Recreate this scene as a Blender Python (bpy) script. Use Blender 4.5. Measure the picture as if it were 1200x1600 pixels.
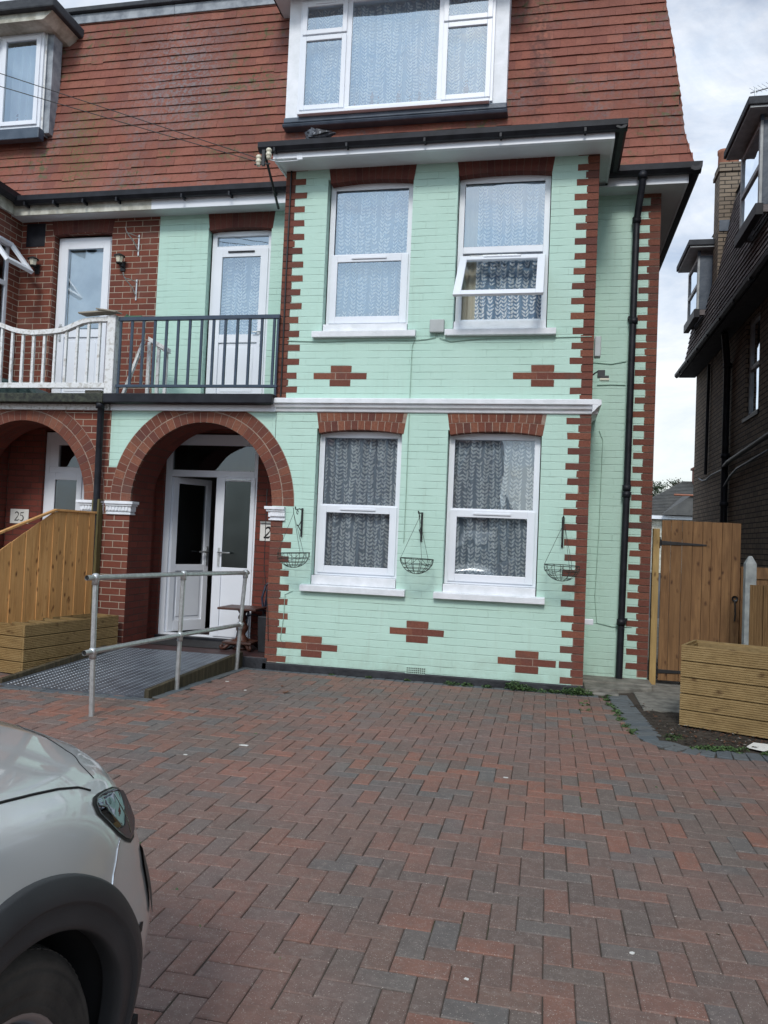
import bpy, math, random
import numpy as np
from mathutils import Vector, Matrix

D = bpy.data
SC = bpy.context.scene
COL = SC.collection
R = random.Random(11)
PI = math.pi
for o in list(D.objects):
    D.objects.remove(o)

# ------------------------------------------------------------------ camera
cam = D.cameras.new('camera'); camo = D.objects.new('camera', cam); COL.objects.link(camo)
yaw, pit, rol = -0.2057, 0.0346, 0.0420
fw = Vector((math.sin(yaw)*math.cos(pit), math.cos(yaw)*math.cos(pit), math.sin(pit)))
r_ = Vector((math.cos(yaw), -math.sin(yaw), 0)); u_ = r_.cross(fw)
rr = r_*math.cos(rol) + u_*math.sin(rol); uu = -r_*math.sin(rol) + u_*math.cos(rol)
mw = Matrix(((rr.x, uu.x, -fw.x, 2.8888), (rr.y, uu.y, -fw.y, -7.9634), (rr.z, uu.z, -fw.z, 1.4234), (0, 0, 0, 1)))
camo.matrix_world = mw
cam.sensor_fit = 'HORIZONTAL'; cam.sensor_width = 36.0; cam.lens = 36.0*1231.03/1200.0
cam.clip_start = 0.05; cam.clip_end = 3000
SC.camera = camo

# ------------------------------------------------------------------ world, sun, exposure
SUN_EL, SUN_AZ = math.radians(40), math.radians(178)     # azimuth of the sun, clockwise from +y
W = D.worlds.new("World"); SC.world = W; W.use_nodes = True
nt = W.node_tree; N = nt.nodes; L = nt.links
for n in list(N): N.remove(n)
out = N.new('ShaderNodeOutputWorld'); bg = N.new('ShaderNodeBackground'); bg.inputs['Strength'].default_value = 0.10
sky = N.new('ShaderNodeTexSky'); sky.sky_type = 'NISHITA'; sky.sun_disc = False
sky.sun_elevation = SUN_EL; sky.sun_rotation = SUN_AZ; sky.air_density = 1.0; sky.dust_density = 1.6; sky.ozone_density = 1.2
tc = N.new('ShaderNodeTexCoord'); mp = N.new('ShaderNodeMapping'); mp.inputs['Scale'].default_value = (2.2, 2.2, 5.5)
L.new(tc.outputs['Generated'], mp.inputs['Vector'])
nz = N.new('ShaderNodeTexNoise'); nz.inputs['Scale'].default_value = 1.9; nz.inputs['Detail'].default_value = 9; nz.inputs['Roughness'].default_value = .62; nz.inputs['Distortion'].default_value = .5
L.new(mp.outputs[0], nz.inputs['Vector'])
ramp = N.new('ShaderNodeValToRGB'); ramp.color_ramp.elements[0].position = .30; ramp.color_ramp.elements[0].color = (.36, .36, .36, 1)
ramp.color_ramp.elements[1].position = .66; ramp.color_ramp.elements[1].color = (.97, .97, .97, 1)
L.new(nz.outputs['Fac'], ramp.inputs[0])
nz2 = N.new('ShaderNodeTexNoise'); nz2.inputs['Scale'].default_value = 7.5; nz2.inputs['Detail'].default_value = 8; nz2.inputs['Roughness'].default_value = .65
L.new(mp.outputs[0], nz2.inputs['Vector'])
cc = N.new('ShaderNodeValToRGB'); cc.color_ramp.elements[0].position = .34; cc.color_ramp.elements[0].color = (.70, .765, .85, 1)
cc.color_ramp.elements[1].position = .68; cc.color_ramp.elements[1].color = (.87, .885, .91, 1)
L.new(nz2.outputs['Fac'], cc.inputs[0])
# clouds are yellower and brighter low down
sep = N.new('ShaderNodeSeparateXYZ'); L.new(tc.outputs['Generated'], sep.inputs[0])
mr = N.new('ShaderNodeMapRange'); mr.inputs['From Min'].default_value = 0.0; mr.inputs['From Max'].default_value = .42; mr.inputs['To Min'].default_value = 1; mr.inputs['To Max'].default_value = 0
L.new(sep.outputs['Z'], mr.inputs['Value'])
lo = N.new('ShaderNodeMix'); lo.data_type = 'RGBA'; L.new(mr.outputs[0], lo.inputs['Factor'])
L.new(cc.outputs[0], lo.inputs[6]); lo.inputs[7].default_value = (.90, .87, .80, 1)
bk = N.new('ShaderNodeMapRange'); bk.inputs['From Min'].default_value = .15; bk.inputs['From Max'].default_value = -.75; bk.inputs['To Min'].default_value = 0; bk.inputs['To Max'].default_value = 1; L.new(sep.outputs['Y'], bk.inputs['Value'])  # added brightening: stronger, bluer sky behind the camera for panes and facade
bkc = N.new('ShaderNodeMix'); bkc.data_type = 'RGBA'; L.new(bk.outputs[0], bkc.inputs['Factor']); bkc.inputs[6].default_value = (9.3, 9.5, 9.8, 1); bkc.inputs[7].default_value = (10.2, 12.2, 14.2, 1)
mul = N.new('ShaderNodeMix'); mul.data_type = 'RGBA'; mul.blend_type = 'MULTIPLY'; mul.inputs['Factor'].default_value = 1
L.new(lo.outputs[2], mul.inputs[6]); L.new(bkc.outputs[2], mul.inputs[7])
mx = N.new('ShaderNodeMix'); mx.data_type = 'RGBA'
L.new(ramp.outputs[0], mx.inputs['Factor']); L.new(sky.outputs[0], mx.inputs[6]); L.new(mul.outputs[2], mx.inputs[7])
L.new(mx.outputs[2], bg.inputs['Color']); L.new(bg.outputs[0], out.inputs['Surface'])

sl = D.lights.new('sun', 'SUN'); sl.energy = 1.35; sl.angle = math.radians(14); sl.color = (1, .96, .9)
so = D.objects.new('sun', sl); COL.objects.link(so)
sd = Vector((math.sin(SUN_AZ)*math.cos(SUN_EL), math.cos(SUN_AZ)*math.cos(SUN_EL), math.sin(SUN_EL)))
so.rotation_euler = sd.to_track_quat('Z', 'Y').to_euler(); so.location = (0, -20, 30)
SC.view_settings.view_transform = 'Standard'; SC.view_settings.look = 'None'
SC.view_settings.exposure = 0.44; SC.view_settings.gamma = 1
SC.view_settings.use_curve_mapping = False

# ------------------------------------------------------------------ materials
class MT:
    def __init__(s, name, color=(.5, .5, .5), rough=.6, metal=0.0, spec=.5):
        s.m = D.materials.new(name); s.m.use_nodes = True
        s.nt = s.m.node_tree; s.N = s.nt.nodes; s.L = s.nt.links
        s.b = s.N['Principled BSDF']; s.out = s.N['Material Output']
        s.set('Base Color', (*color, 1)); s.set('Roughness', rough); s.set('Metallic', metal); s.set('Specular IOR Level', spec)
        s._tc = None
    def set(s, k, v): s.b.inputs[k].default_value = v
    def tc(s, kind='Object'):
        if not s._tc: s._tc = s.N.new('ShaderNodeTexCoord')
        return s._tc.outputs[kind]
    def map(s, kind='Object', scale=(1, 1, 1), loc=(0, 0, 0), rot=(0, 0, 0)):
        m = s.N.new('ShaderNodeMapping'); m.inputs['Scale'].default_value = scale; m.inputs['Location'].default_value = loc
        m.inputs['Rotation'].default_value = rot; s.L.new(s.tc(kind), m.inputs['Vector']); return m.outputs[0]
    def noise(s, scale, detail=4, rough=.55, vec=None, dist=0):
        n = s.N.new('ShaderNodeTexNoise'); n.inputs['Scale'].default_value = scale; n.inputs['Detail'].default_value = detail
        n.inputs['Roughness'].default_value = rough; n.inputs['Distortion'].default_value = dist
        s.L.new(vec if vec else s.tc(), n.inputs['Vector']); return n.outputs['Fac']
    def ramp(s, fac, stops):
        r = s.N.new('ShaderNodeValToRGB'); e = r.color_ramp.elements
        while len(e) < len(stops): e.new(.5)
        for i, (p, c) in enumerate(stops):
            e[i].position = p; e[i].color = (*c, 1) if len(c) == 3 else c
        s.L.new(fac, r.inputs[0]); return r.outputs[0]
    def mix(s, fac, a, b, mode='MIX'):
        m = s.N.new('ShaderNodeMix'); m.data_type = 'RGBA'; m.blend_type = mode
        for sock, v in ((m.inputs['Factor'], fac), (m.inputs[6], a), (m.inputs[7], b)):
            if isinstance(v, (int, float)): sock.default_value = v
            elif isinstance(v, tuple): sock.default_value = (*v, 1)
            else: s.L.new(v, sock)
        return m.outputs[2]
    def math(s, op, a, b=None, clamp=False):
        m = s.N.new('ShaderNodeMath'); m.operation = op; m.use_clamp = clamp
        for i, v in enumerate((a, b)):
            if v is None: continue
            if isinstance(v, (int, float)): m.inputs[i].default_value = v
            else: s.L.new(v, m.inputs[i])
        return m.outputs[0]
    def col(s, v): s.L.new(v, s.b.inputs['Base Color']); return s
    def rgh(s, v): s.L.new(v, s.b.inputs['Roughness']); return s
    def bump(s, h, dist=.01, strength=1.0, prev=None):
        b = s.N.new('ShaderNodeBump'); b.inputs['Distance'].default_value = dist; b.inputs['Strength'].default_value = strength
        s.L.new(h, b.inputs['Height'])
        if prev: s.L.new(prev, b.inputs['Normal'])
        s.L.new(b.outputs[0], s.b.inputs['Normal']); return b.outputs[0]
    def island(s):
        g = s.N.new('ShaderNodeNewGeometry'); return g.outputs['Random Per Island']

def vary(name, c1, c2, scale=6, rough=.6, bump=0, bscale=60, detail=5, metal=0, spec=.5, stops=(.35, .65)):
    m = MT(name, c1, rough, metal, spec)
    m.col(m.ramp(m.noise(scale, detail), [(stops[0], c1), (stops[1], c2)]))
    if bump: m.bump(m.noise(bscale, 6, .6), bump)
    return m.m

def brick_mat(name, c1, c2, mortar, painted=False, msize=.0055, dirt=.35, wash=None):
    m = MT(name, c1, .85, 0, .25)
    uv = m.map('UV', loc=(.03, -.0825, 0))
    wn = m.N.new('ShaderNodeTexNoise'); wn.inputs['Scale'].default_value = 9; wn.inputs['Detail'].default_value = 3
    m.L.new(m.tc('UV'), wn.inputs['Vector'])
    va = m.N.new('ShaderNodeVectorMath'); va.operation = 'MULTIPLY_ADD'
    m.L.new(wn.outputs['Color'], va.inputs[0]); va.inputs[1].default_value = (.008, .006, 0); m.L.new(uv, va.inputs[2])
    sb = m.N.new('ShaderNodeVectorMath'); sb.operation = 'SUBTRACT'; m.L.new(va.outputs[0], sb.inputs[0]); sb.inputs[1].default_value = (.004, .003, 0)
    t = m.N.new('ShaderNodeTexBrick'); m.L.new(sb.outputs[0], t.inputs['Vector'])
    t.inputs['Scale'].default_value = 1; t.inputs['Brick Width'].default_value = .225; t.inputs['Row Height'].default_value = .075
    t.inputs['Mortar Size'].default_value = msize; t.inputs['Mortar Smooth'].default_value = .35 if not painted else .9; t.inputs['Bias'].default_value = 0
    t.inputs['Color1'].default_value = (0, 0, 0, 1); t.inputs['Color2'].default_value = (1, 1, 1, 1); t.inputs['Mortar'].default_value = (.5, .5, .5, 1)
    fac = t.outputs['Fac']; rnd = t.outputs['Color']
    big = m.noise(1.3, 5, .6); fine = m.noise(45, 6, .65)
    if painted:
        th = m.N.new('ShaderNodeTexBrick'); m.L.new(sb.outputs[0], th.inputs['Vector']); th.inputs['Scale'].default_value = 1; th.inputs['Brick Width'].default_value = 90; th.inputs['Row Height'].default_value = .075
        th.inputs['Mortar Size'].default_value = msize; th.inputs['Mortar Smooth'].default_value = .9; th.offset = 0
        fac = m.math('ADD', m.math('MULTIPLY', fac, .42), m.math('MULTIPLY', th.outputs['Fac'], .58)); fac = m.math('MULTIPLY', fac, m.ramp(m.noise(3.6, 4), [(.36, (.12, .12, .12)), (.62, (1, 1, 1))]))
        base = m.ramp(big, [(.3, c1), (.7, c2)])
        # hairline gaps where the paint has not filled the joint
        gap = m.ramp(m.noise(7, 4, .6), [(.50, (0, 0, 0)), (.60, (1, 1, 1))])
        core = m.ramp(fac, [(.55, (0, 0, 0)), (1.0, (1, 1, 1))])
        g = m.math('MULTIPLY', gap, core); g = m.math('MULTIPLY', g, .32)
        base = m.mix(g, base, mortar)
        base = m.mix(m.ramp(m.noise(3.1, 8, .7), [(.60, (0, 0, 0)), (.78, (.30, .30, .30))]), base, (.42, .52, .42))
        drip = m.noise(1.0, 6, .65, vec=m.map('Object', scale=(13, 13, .9)))
        base = m.mix(m.ramp(drip, [(.56, (0, 0, 0)), (.80, (.30, .30, .30))]), base, (.36, .46, .38))
        sz = m.N.new('ShaderNodeSeparateXYZ'); m.L.new(m.tc(), sz.inputs[0])
        foot = m.ramp(sz.outputs['Z'], [(.05, (1, 1, 1)), (.42, (0, 0, 0))]); foot = m.math('MULTIPLY', foot, m.ramp(m.noise(5, 6, .7), [(.38, (0, 0, 0)), (.7, (.55, .55, .55))]))
        base = m.mix(foot, base, (.27, .33, .26))
        base = m.mix(m.math('MULTIPLY', rnd, .10), base, (.40, .60, .50))
        m.col(base)
        h = m.math('MULTIPLY', fac, -1.0); h = m.math('ADD', h, m.math('MULTIPLY', fine, .35)); h = m.math('ADD', h, m.math('MULTIPLY', m.noise(12, 3), .5))
        h = m.math('ADD', h, m.math('MULTIPLY', rnd, .25))
        m.bump(h, .0052); m.set('Roughness', .62)
    else:
        base = m.mix(rnd, c1, c2)
        base = m.mix(m.ramp(fine, [(.3, (0, 0, 0)), (.8, (dirt, dirt, dirt))]), base, tuple(x*.42 for x in c1))
        base = m.mix(m.ramp(big, [(.4, (0, 0, 0)), (.72, (.5, .5, .5))]), base, tuple(x*.55 for x in c2))
        if wash: base = m.mix(m.ramp(m.noise(2.7, 7, .65), [(.52, (0, 0, 0)), (.75, (.55, .55, .55))]), base, wash)
        mo = m.mix(m.noise(3, 5), mortar, tuple(x*.55 for x in mortar))
        m.col(m.mix(fac, base, mo))
        h = m.math('ADD', m.math('MULTIPLY', fac, -1.0), m.math('MULTIPLY', fine, .4))
        m.bump(h, .009)
    return m.m

M = {}
M['mint'] = brick_mat('mint_painted_brick', (.455, .66, .57), (.50, .695, .61), (.20, .30, .26), painted=True)
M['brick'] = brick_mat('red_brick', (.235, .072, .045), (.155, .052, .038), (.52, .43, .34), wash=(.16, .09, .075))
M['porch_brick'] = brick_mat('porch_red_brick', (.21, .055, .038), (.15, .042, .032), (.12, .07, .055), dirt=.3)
M['stock'] = brick_mat('dark_stock_brick', (.31, .245, .18), (.20, .16, .125), (.055, .048, .042), msize=.009, dirt=.5)
def island_brick(name, cols, rough=.85):
    m = MT(name, cols[0], rough, 0, .25)
    i = m.island(); st = [(k/(len(cols)-1+1e-9), c) for k, c in enumerate(cols)]
    base = m.ramp(i, st)
    base = m.mix(m.ramp(m.noise(50, 5, .65), [(.35, (0, 0, 0)), (.8, (.6, .6, .6))]), base, tuple(x*.4 for x in cols[0]))
    base = m.mix(m.ramp(m.noise(4, 6, .6), [(.52, (0, 0, 0)), (.72, (.45, .45, .45))]), base, (.10, .075, .065))
    m.col(base); m.bump(m.noise(70, 6, .6), .004); return m.m
M['quoin'] = island_brick('quoin_brick', [(.215, .078, .052), (.165, .060, .044), (.25, .095, .06), (.13, .052, .043), (.20, .070, .05)])
M['arch'] = island_brick('arch_brick', [(.22, .080, .050), (.15, .053, .038), (.26, .105, .065), (.125, .048, .040), (.19, .066, .044)])
M['lintel_dark'] = island_brick('weathered_lintel_brick', [(.15, .048, .036), (.12, .04, .033), (.17, .055, .04), (.10, .035, .03)])
M['mortar'] = vary('mortar', (.36, .28, .22), (.24, .17, .14), 20, .9, .002)
M['mortar_dark'] = vary('dark_mortar', (.16, .085, .065), (.11, .06, .05), 20, .9, .002)
M['white'] = vary('white_upvc', (.78, .81, .86), (.72, .755, .81), 2.0, .32, 0, spec=.5)
M['paint'] = vary('white_masonry_paint', (.80, .82, .86), (.68, .71, .74), 7, .55, .003, 50)
M['soffit'] = vary('white_soffit_board', (.72, .76, .79), (.62, .66, .69), 2, .5)
M['cream'] = vary('old_cream_paint', (.60, .60, .53), (.34, .33, .27), 9, .7, .003, 30)
M['flaky'] = vary('flaking_white_paint', (.72, .73, .73), (.40, .38, .34), 22, .7, .003, 60, stops=(.5, .72))
M['gutter'] = vary('black_gutter_plastic', (.008, .009, .013), (.018, .020, .027), 8, .5, .001, 40, spec=.3)
M['mossy'] = vary('mossy_black_edge', (.018, .02, .02), (.055, .062, .045), 26, .9, .006, 40)
M['plinth'] = vary('black_bitumen_plinth', (.010, .011, .015), (.028, .030, .036), 7, .55, .006, 35)
M['rail'] = vary('dark_grey_powder_coat', (.022, .040, .068), (.030, .052, .085), 9, .4)
M['galv'] = vary('galvanised_steel', (.62, .64, .64), (.48, .50, .50), 30, .38, .0006, 90, metal=.75)
M['lead'] = vary('weathered_lead', (.34, .37, .40), (.16, .18, .21), 7, .6, .006, 14)
M['lead_dark'] = vary('dark_lead_flashing', (.035, .055, .085), (.07, .095, .13), 5, .45, .006, 9)
M['felt'] = vary('dark_roof_felt', (.030, .034, .042), (.05, .055, .062), 10, .8, .004, 60)
M['concrete'] = vary('concrete', (.26, .25, .22), (.13, .125, .11), 9, .9, .008, 40)
M['conc_post'] = vary('pale_concrete_post', (.36, .38, .37), (.24, .26, .26), 14, .9, .003, 80)
M['asphalt'] = vary('asphalt', (.045, .045, .047), (.065, .064, .062), 5, .9, .004, 120)
M['blackiron'] = vary('black_wrought_iron', (.012, .012, .014), (.025, .024, .024), 30, .45)
M['wire'] = vary('dark_plastic_wire', (.018, .028, .022), (.03, .04, .03), 30, .5)
M['mintcable'] = vary('cable_painted_mint', (.34, .50, .42), (.26, .38, .32), 10, .6)
M['cable'] = vary('black_cable', (.012, .012, .014), (.02, .02, .022), 10, .5)
M['ceramic'] = vary('cream_ceramic', (.68, .64, .50), (.60, .57, .46), 10, .2)
M['greybox'] = vary('grey_plastic_box', (.42, .45, .45), (.36, .39, .39), 10, .5)
M['room'] = vary('dark_room_plaster', (.36, .345, .32), (.30, .29, .27), 2, .9)
M['room_cream'] = vary('cream_room_wall', (.50, .46, .36), (.46, .42, .33), 2, .9)
M['porchfloor'] = vary('worn_dark_red_tile', (.06, .022, .02), (.035, .02, .02), 12, .6, .002, 30)
M['mat'] = vary('black_rubber_mat', (.012, .012, .014), (.022, .02, .02), 60, .8, .004, 120)
M['redwood'] = vary('worn_brown_wood', (.085, .030, .018), (.045, .018, .012), 9, .45, .001, 60)
M['chairblue'] = vary('dark_blue_metal', (.012, .018, .040), (.022, .028, .05), 9, .35)
M['soil'] = vary('dark_soil', (.022, .016, .011), (.055, .042, .030), 30, .95, .03, 45)
M['weed'] = vary('weed_leaf', (.050, .105, .028), (.09, .15, .045), 20, .7)
M['weed2'] = vary('dark_weed_leaf', (.03, .07, .022), (.05, .10, .03), 20, .7)
M['crown'] = vary('dark_conifer_foliage', (.020, .038, .018), (.038, .060, .026), 3, .85)
M['bark'] = vary('bark', (.06, .045, .03), (.03, .022, .016), 12, .9, .01, 30)
M['slate'] = vary('grey_concrete_tile', (.10, .10, .095), (.065, .066, .066), 2, .8)
M['signwhite'] = vary('white_enamel_plate', (.78, .78, .74), (.70, .70, .66), 9, .35)
M['ink'] = vary('black_lettering', (.008, .008, .008), (.014, .014, .014), 9, .4)
M['net_rod'] = M['white']

# roof tiles (per tile colour, moss and soot in patches of their own)
def tile_mat(name, cols, moss=.5, soot=.5):
    m = MT(name, cols[0], .82, 0, .25)
    i = m.island(); base = m.ramp(i, [(k/(len(cols)-1), c) for k, c in enumerate(cols)])
    base = m.mix(m.ramp(m.noise(1.1, 6, .65), [(.42, (0, 0, 0)), (.68, (soot, soot, soot))]), base, tuple(x*.45 for x in cols[0]))
    base = m.mix(m.ramp(m.noise(30, 6, .7), [(.45, (0, 0, 0)), (.8, (.55, .55, .55))]), base, tuple(x*.5 for x in cols[1]))
    if moss:
        msk = m.math('MULTIPLY', m.ramp(m.noise(1.7, 4, .6), [(.48, (0, 0, 0)), (.66, (1, 1, 1))]), m.ramp(m.noise(17, 5, .6), [(.50, (0, 0, 0)), (.62, (moss, moss, moss))]))
        base = m.mix(msk, base, (.10, .105, .05))
        grey = m.math('MULTIPLY', m.ramp(m.noise(2.3, 4, .6, vec=m.map('Object', loc=(5, 3, 1))), [(.48, (0, 0, 0)), (.66, (1, 1, 1))]), m.ramp(m.noise(23, 5, .7), [(.42, (0, 0, 0)), (.66, (.6, .6, .6))]))
        base = m.mix(grey, base, (.15, .15, .155))
        gp = m.N.new('ShaderNodeNewGeometry'); sp = m.N.new('ShaderNodeSeparateXYZ'); m.L.new(gp.outputs['Position'], sp.inputs[0])
        def blob(cx, cz, rx_, rz_):
            dx = m.math('DIVIDE', m.math('SUBTRACT', sp.outputs['X'], cx), rx_); dz = m.math('DIVIDE', m.math('SUBTRACT', sp.outputs['Z'], cz), rz_)
            return m.ramp(m.math('SQRT', m.math('ADD', m.math('MULTIPLY', dx, dx), m.math('MULTIPLY', dz, dz))), [(.35, (1, 1, 1)), (1.0, (0, 0, 0))])
        patch = m.ramp(m.noise(34, 6, .75), [(.47, (0, 0, 0)), (.56, (.9, .9, .9))])
        base = m.mix(m.math('MULTIPLY', blob(-2.95, 6.1, .38, 1.0), patch), base, (.145, .115, .05))
        lich = m.ramp(m.noise(26, 6, .7), [(.44, (0, 0, 0)), (.60, (.75, .75, .75))])
        base = m.mix(m.math('MULTIPLY', blob(-1.75, 7.0, .8, 1.0), lich), base, (.20, .19, .20))
        base = m.mix(m.math('MULTIPLY', blob(2.62, 6.9, .16, 1.3), m.ramp(m.noise(15, 5, .7), [(.40, (0, 0, 0)), (.6, (.7, .7, .7))])), base, (.09, .05, .045))
        base = m.mix(m.math('MULTIPLY', blob(-.8, 6.6, .9, .8), m.ramp(m.noise(13, 4, .7), [(.58, (0, 0, 0)), (.66, (.8, .8, .8))])), base, (.13, .11, .05))
    m.col(base); m.bump(m.noise(45, 6, .6), .006); return m.m
M['tile'] = tile_mat('red_clay_tile', [(.275, .104, .074), (.25, .094, .068), (.295, .118, .084), (.235, .088, .066), (.27, .106, .076), (.21, .082, .066), (.28, .102, .070)], .95, .5)
M['tile_dark'] = tile_mat('dark_hung_tile', [(.19, .168, .168), (.15, .135, .14), (.225, .20, .20), (.17, .148, .148)], 0, .3)

def paver_mat():
    m = MT('block_paver', (.15, .1, .09), .78, 0, .3)
    i = m.island()
    r = m.N.new('ShaderNodeValToRGB'); r.color_ramp.interpolation = 'CONSTANT'; e = r.color_ramp.elements
    cs = [(0.230, 0.115, 0.085), (0.174, 0.113, 0.092), (0.155, 0.138, 0.125), (0.196, 0.122, 0.095), (0.252, 0.122, 0.087), (0.151, 0.109, 0.092), (0.137, 0.130, 0.123), (0.207, 0.111, 0.084), (0.162, 0.119, 0.101), (0.263, 0.115, 0.078), (0.185, 0.118, 0.095), (0.155, 0.122, 0.104)]
    while len(e) < len(cs): e.new(.5)
    for k, c in enumerate(cs): e[k].position = k/len(cs); e[k].color = (*c, 1)
    m.L.new(i, r.inputs[0]); base = r.outputs[0]
    base = m.mix(m.ramp(m.noise(.55, 4, .5), [(.4, (0, 0, 0)), (.62, (.5, .5, .5))]), base, (.125, .102, .094))
    base = m.mix(m.ramp(m.noise(.8, 4, .5, vec=m.map('Object', loc=(9, 4, 0))), [(.46, (0, 0, 0)), (.66, (.55, .55, .55))]), base, (.235, .125, .102))
    base = m.mix(m.ramp(m.noise(11, 6, .65), [(.42, (0, 0, 0)), (.78, (.5, .5, .5))]), base, (.085, .070, .064))
    base = m.mix(m.ramp(m.noise(28, 6, .7), [(.50, (0, 0, 0)), (.70, (.45, .45, .45))]), base, (.26, .215, .19))
    # exposed pale grit
    v = m.N.new('ShaderNodeTexVoronoi'); v.inputs['Scale'].default_value = 150; m.L.new(m.tc(), v.inputs['Vector'])
    spot = m.ramp(v.outputs['Distance'], [(.16, (1, 1, 1)), (.30, (0, 0, 0))])
    pick = m.ramp(m.noise(95, 2, .5), [(.46, (0, 0, 0)), (.60, (.9, .9, .9))])
    base = m.mix(m.math('MULTIPLY', spot, pick), base, (.46, .41, .36))
    m.col(base)
    h = m.math('ADD', m.noise(130, 5, .7), m.math('MULTIPLY', m.noise(14, 3, .5), .6))
    m.bump(h, .0035)
    m.rgh(m.ramp(m.noise(3, 5), [(.3, (.62, .62, .62)), (.7, (.86, .86, .86))]))
    return m.m
M['paver'] = paver_mat()
def edging_mat():
    m = MT('blue_grey_edging_block', (.07, .085, .095), .8, 0, .3)
    base = m.ramp(m.island(), [(0, (.10, .122, .138)), (.5, (.125, .136, .14)), (1, (.09, .108, .124))])
    base = m.mix(m.ramp(m.noise(20, 6, .65), [(.45, (0, 0, 0)), (.8, (.6, .6, .6))]), base, (.05, .05, .045))
    m.col(base); m.bump(m.noise(110, 5, .7), .003); return m.m
M['edging'] = edging_mat()
def joint_mat():
    m = MT('jointing_sand', (.03, .026, .022), .95, 0, .1)
    m.col(m.mix(m.ramp(m.noise(2.5, 6, .7), [(.55, (0, 0, 0)), (.68, (.8, .8, .8))]), (.072, .060, .050), (.055, .072, .032)))
    m.bump(m.noise(150, 4), .004); return m.m
M['joint'] = joint_mat()

def wood_mat(name, a, b, knot, grain_axis='z', island=True, knots=True, rough=.7):
    m = MT(name, a, rough, 0, .3)
    sc = {'z': (9, 9, .7), 'x': (.7, 9, 9)}[grain_axis]
    mpv = m.N.new('ShaderNodeMapping'); mpv.inputs['Scale'].default_value = sc
    if island:
        isl = m.island(); cx = m.N.new('ShaderNodeCombineXYZ')
        m.L.new(m.math('MULTIPLY', isl, 37.0), cx.inputs[0]); m.L.new(m.math('MULTIPLY', isl, 11.0), cx.inputs[2])
        ad = m.N.new('ShaderNodeVectorMath'); ad.operation = 'ADD'; m.L.new(m.tc(), ad.inputs[0]); m.L.new(cx.outputs[0], ad.inputs[1])
        m.L.new(ad.outputs[0], mpv.inputs['Vector']); src = ad.outputs[0]
    else:
        m.L.new(m.tc(), mpv.inputs['Vector']); src = m.tc()
    g = m.noise(3.0, 6, .6, vec=mpv.outputs[0], dist=.8)
    base = m.ramp(g, [(.3, a), (.55, b), (.7, tuple(x*.72 for x in b)), (.8, b)])
    if island: base = m.mix(m.math('MULTIPLY', isl, .55), base, tuple(x*.55 for x in a))
    if knots:
        mk = m.N.new('ShaderNodeMapping'); mk.inputs['Scale'].default_value = {'z': (13, 13, 6.5), 'x': (5, 10, 10)}[grain_axis]
        dn = m.N.new('ShaderNodeTexNoise'); dn.inputs['Scale'].default_value = 6; m.L.new(src, dn.inputs['Vector'])
        dm = m.N.new('ShaderNodeVectorMath'); dm.operation = 'MULTIPLY_ADD'; m.L.new(dn.outputs['Color'], dm.inputs[0]); dm.inputs[1].default_value = (.07, .07, .07); m.L.new(src, dm.inputs[2]); m.L.new(dm.outputs[0], mk.inputs['Vector'])
        v = m.N.new('ShaderNodeTexVoronoi'); v.inputs['Scale'].default_value = 1.0; m.L.new(mk.outputs[0], v.inputs['Vector'])
        kn = m.ramp(v.outputs['Distance'], [(.06, (1, 1, 1)), (.24, (0, 0, 0))])
        base = m.mix(m.math('MULTIPLY', kn, .9), base, knot)
    base = m.mix(m.ramp(m.noise(1.5, 5, .6), [(.45, (0, 0, 0)), (.75, (.4, .4, .4))]), base, tuple(x*.45 for x in b))
    m.col(base); m.bump(m.noise(6, 5, .6, vec=mpv.outputs[0]), .003); return m.m
M['fencewood'] = wood_mat('orange_stained_pine', (.76, .43, .17), (.62, .32, .115), (.11, .04, .015))
M['gatewood'] = wood_mat('brown_stained_pine', (.30, .165, .072), (.19, .098, .043), (.05, .02, .010))
M['deck'] = wood_mat('grooved_decking', (.37, .26, .12), (.285, .19, .08), (.10, .055, .022), 'x')
M['deckv'] = wood_mat('grooved_decking_upright', (.29, .175, .075), (.21, .12, .05), (.08, .04, .02), 'z', knots=False)
M['greenpost'] = wood_mat('green_treated_post', (.16, .13, .055), (.10, .085, .035), (.04, .03, .01), 'z', island=False, knots=False)
M['palepost'] = wood_mat('pale_new_timber', (.46, .32, .13), (.38, .25, .10), (.12, .06, .02), 'z', island=False)
M['sleeper'] = wood_mat('weathered_timber_edge', (.12, .095, .055), (.06, .05, .032), (.03, .02, .01), 'z', island=False, knots=False, rough=.9)
M['greyplank'] = wood_mat('old_grey_plank', (.42, .39, .33), (.28, .25, .20), (.1, .07, .05), 'x', island=False, knots=False)

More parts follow.
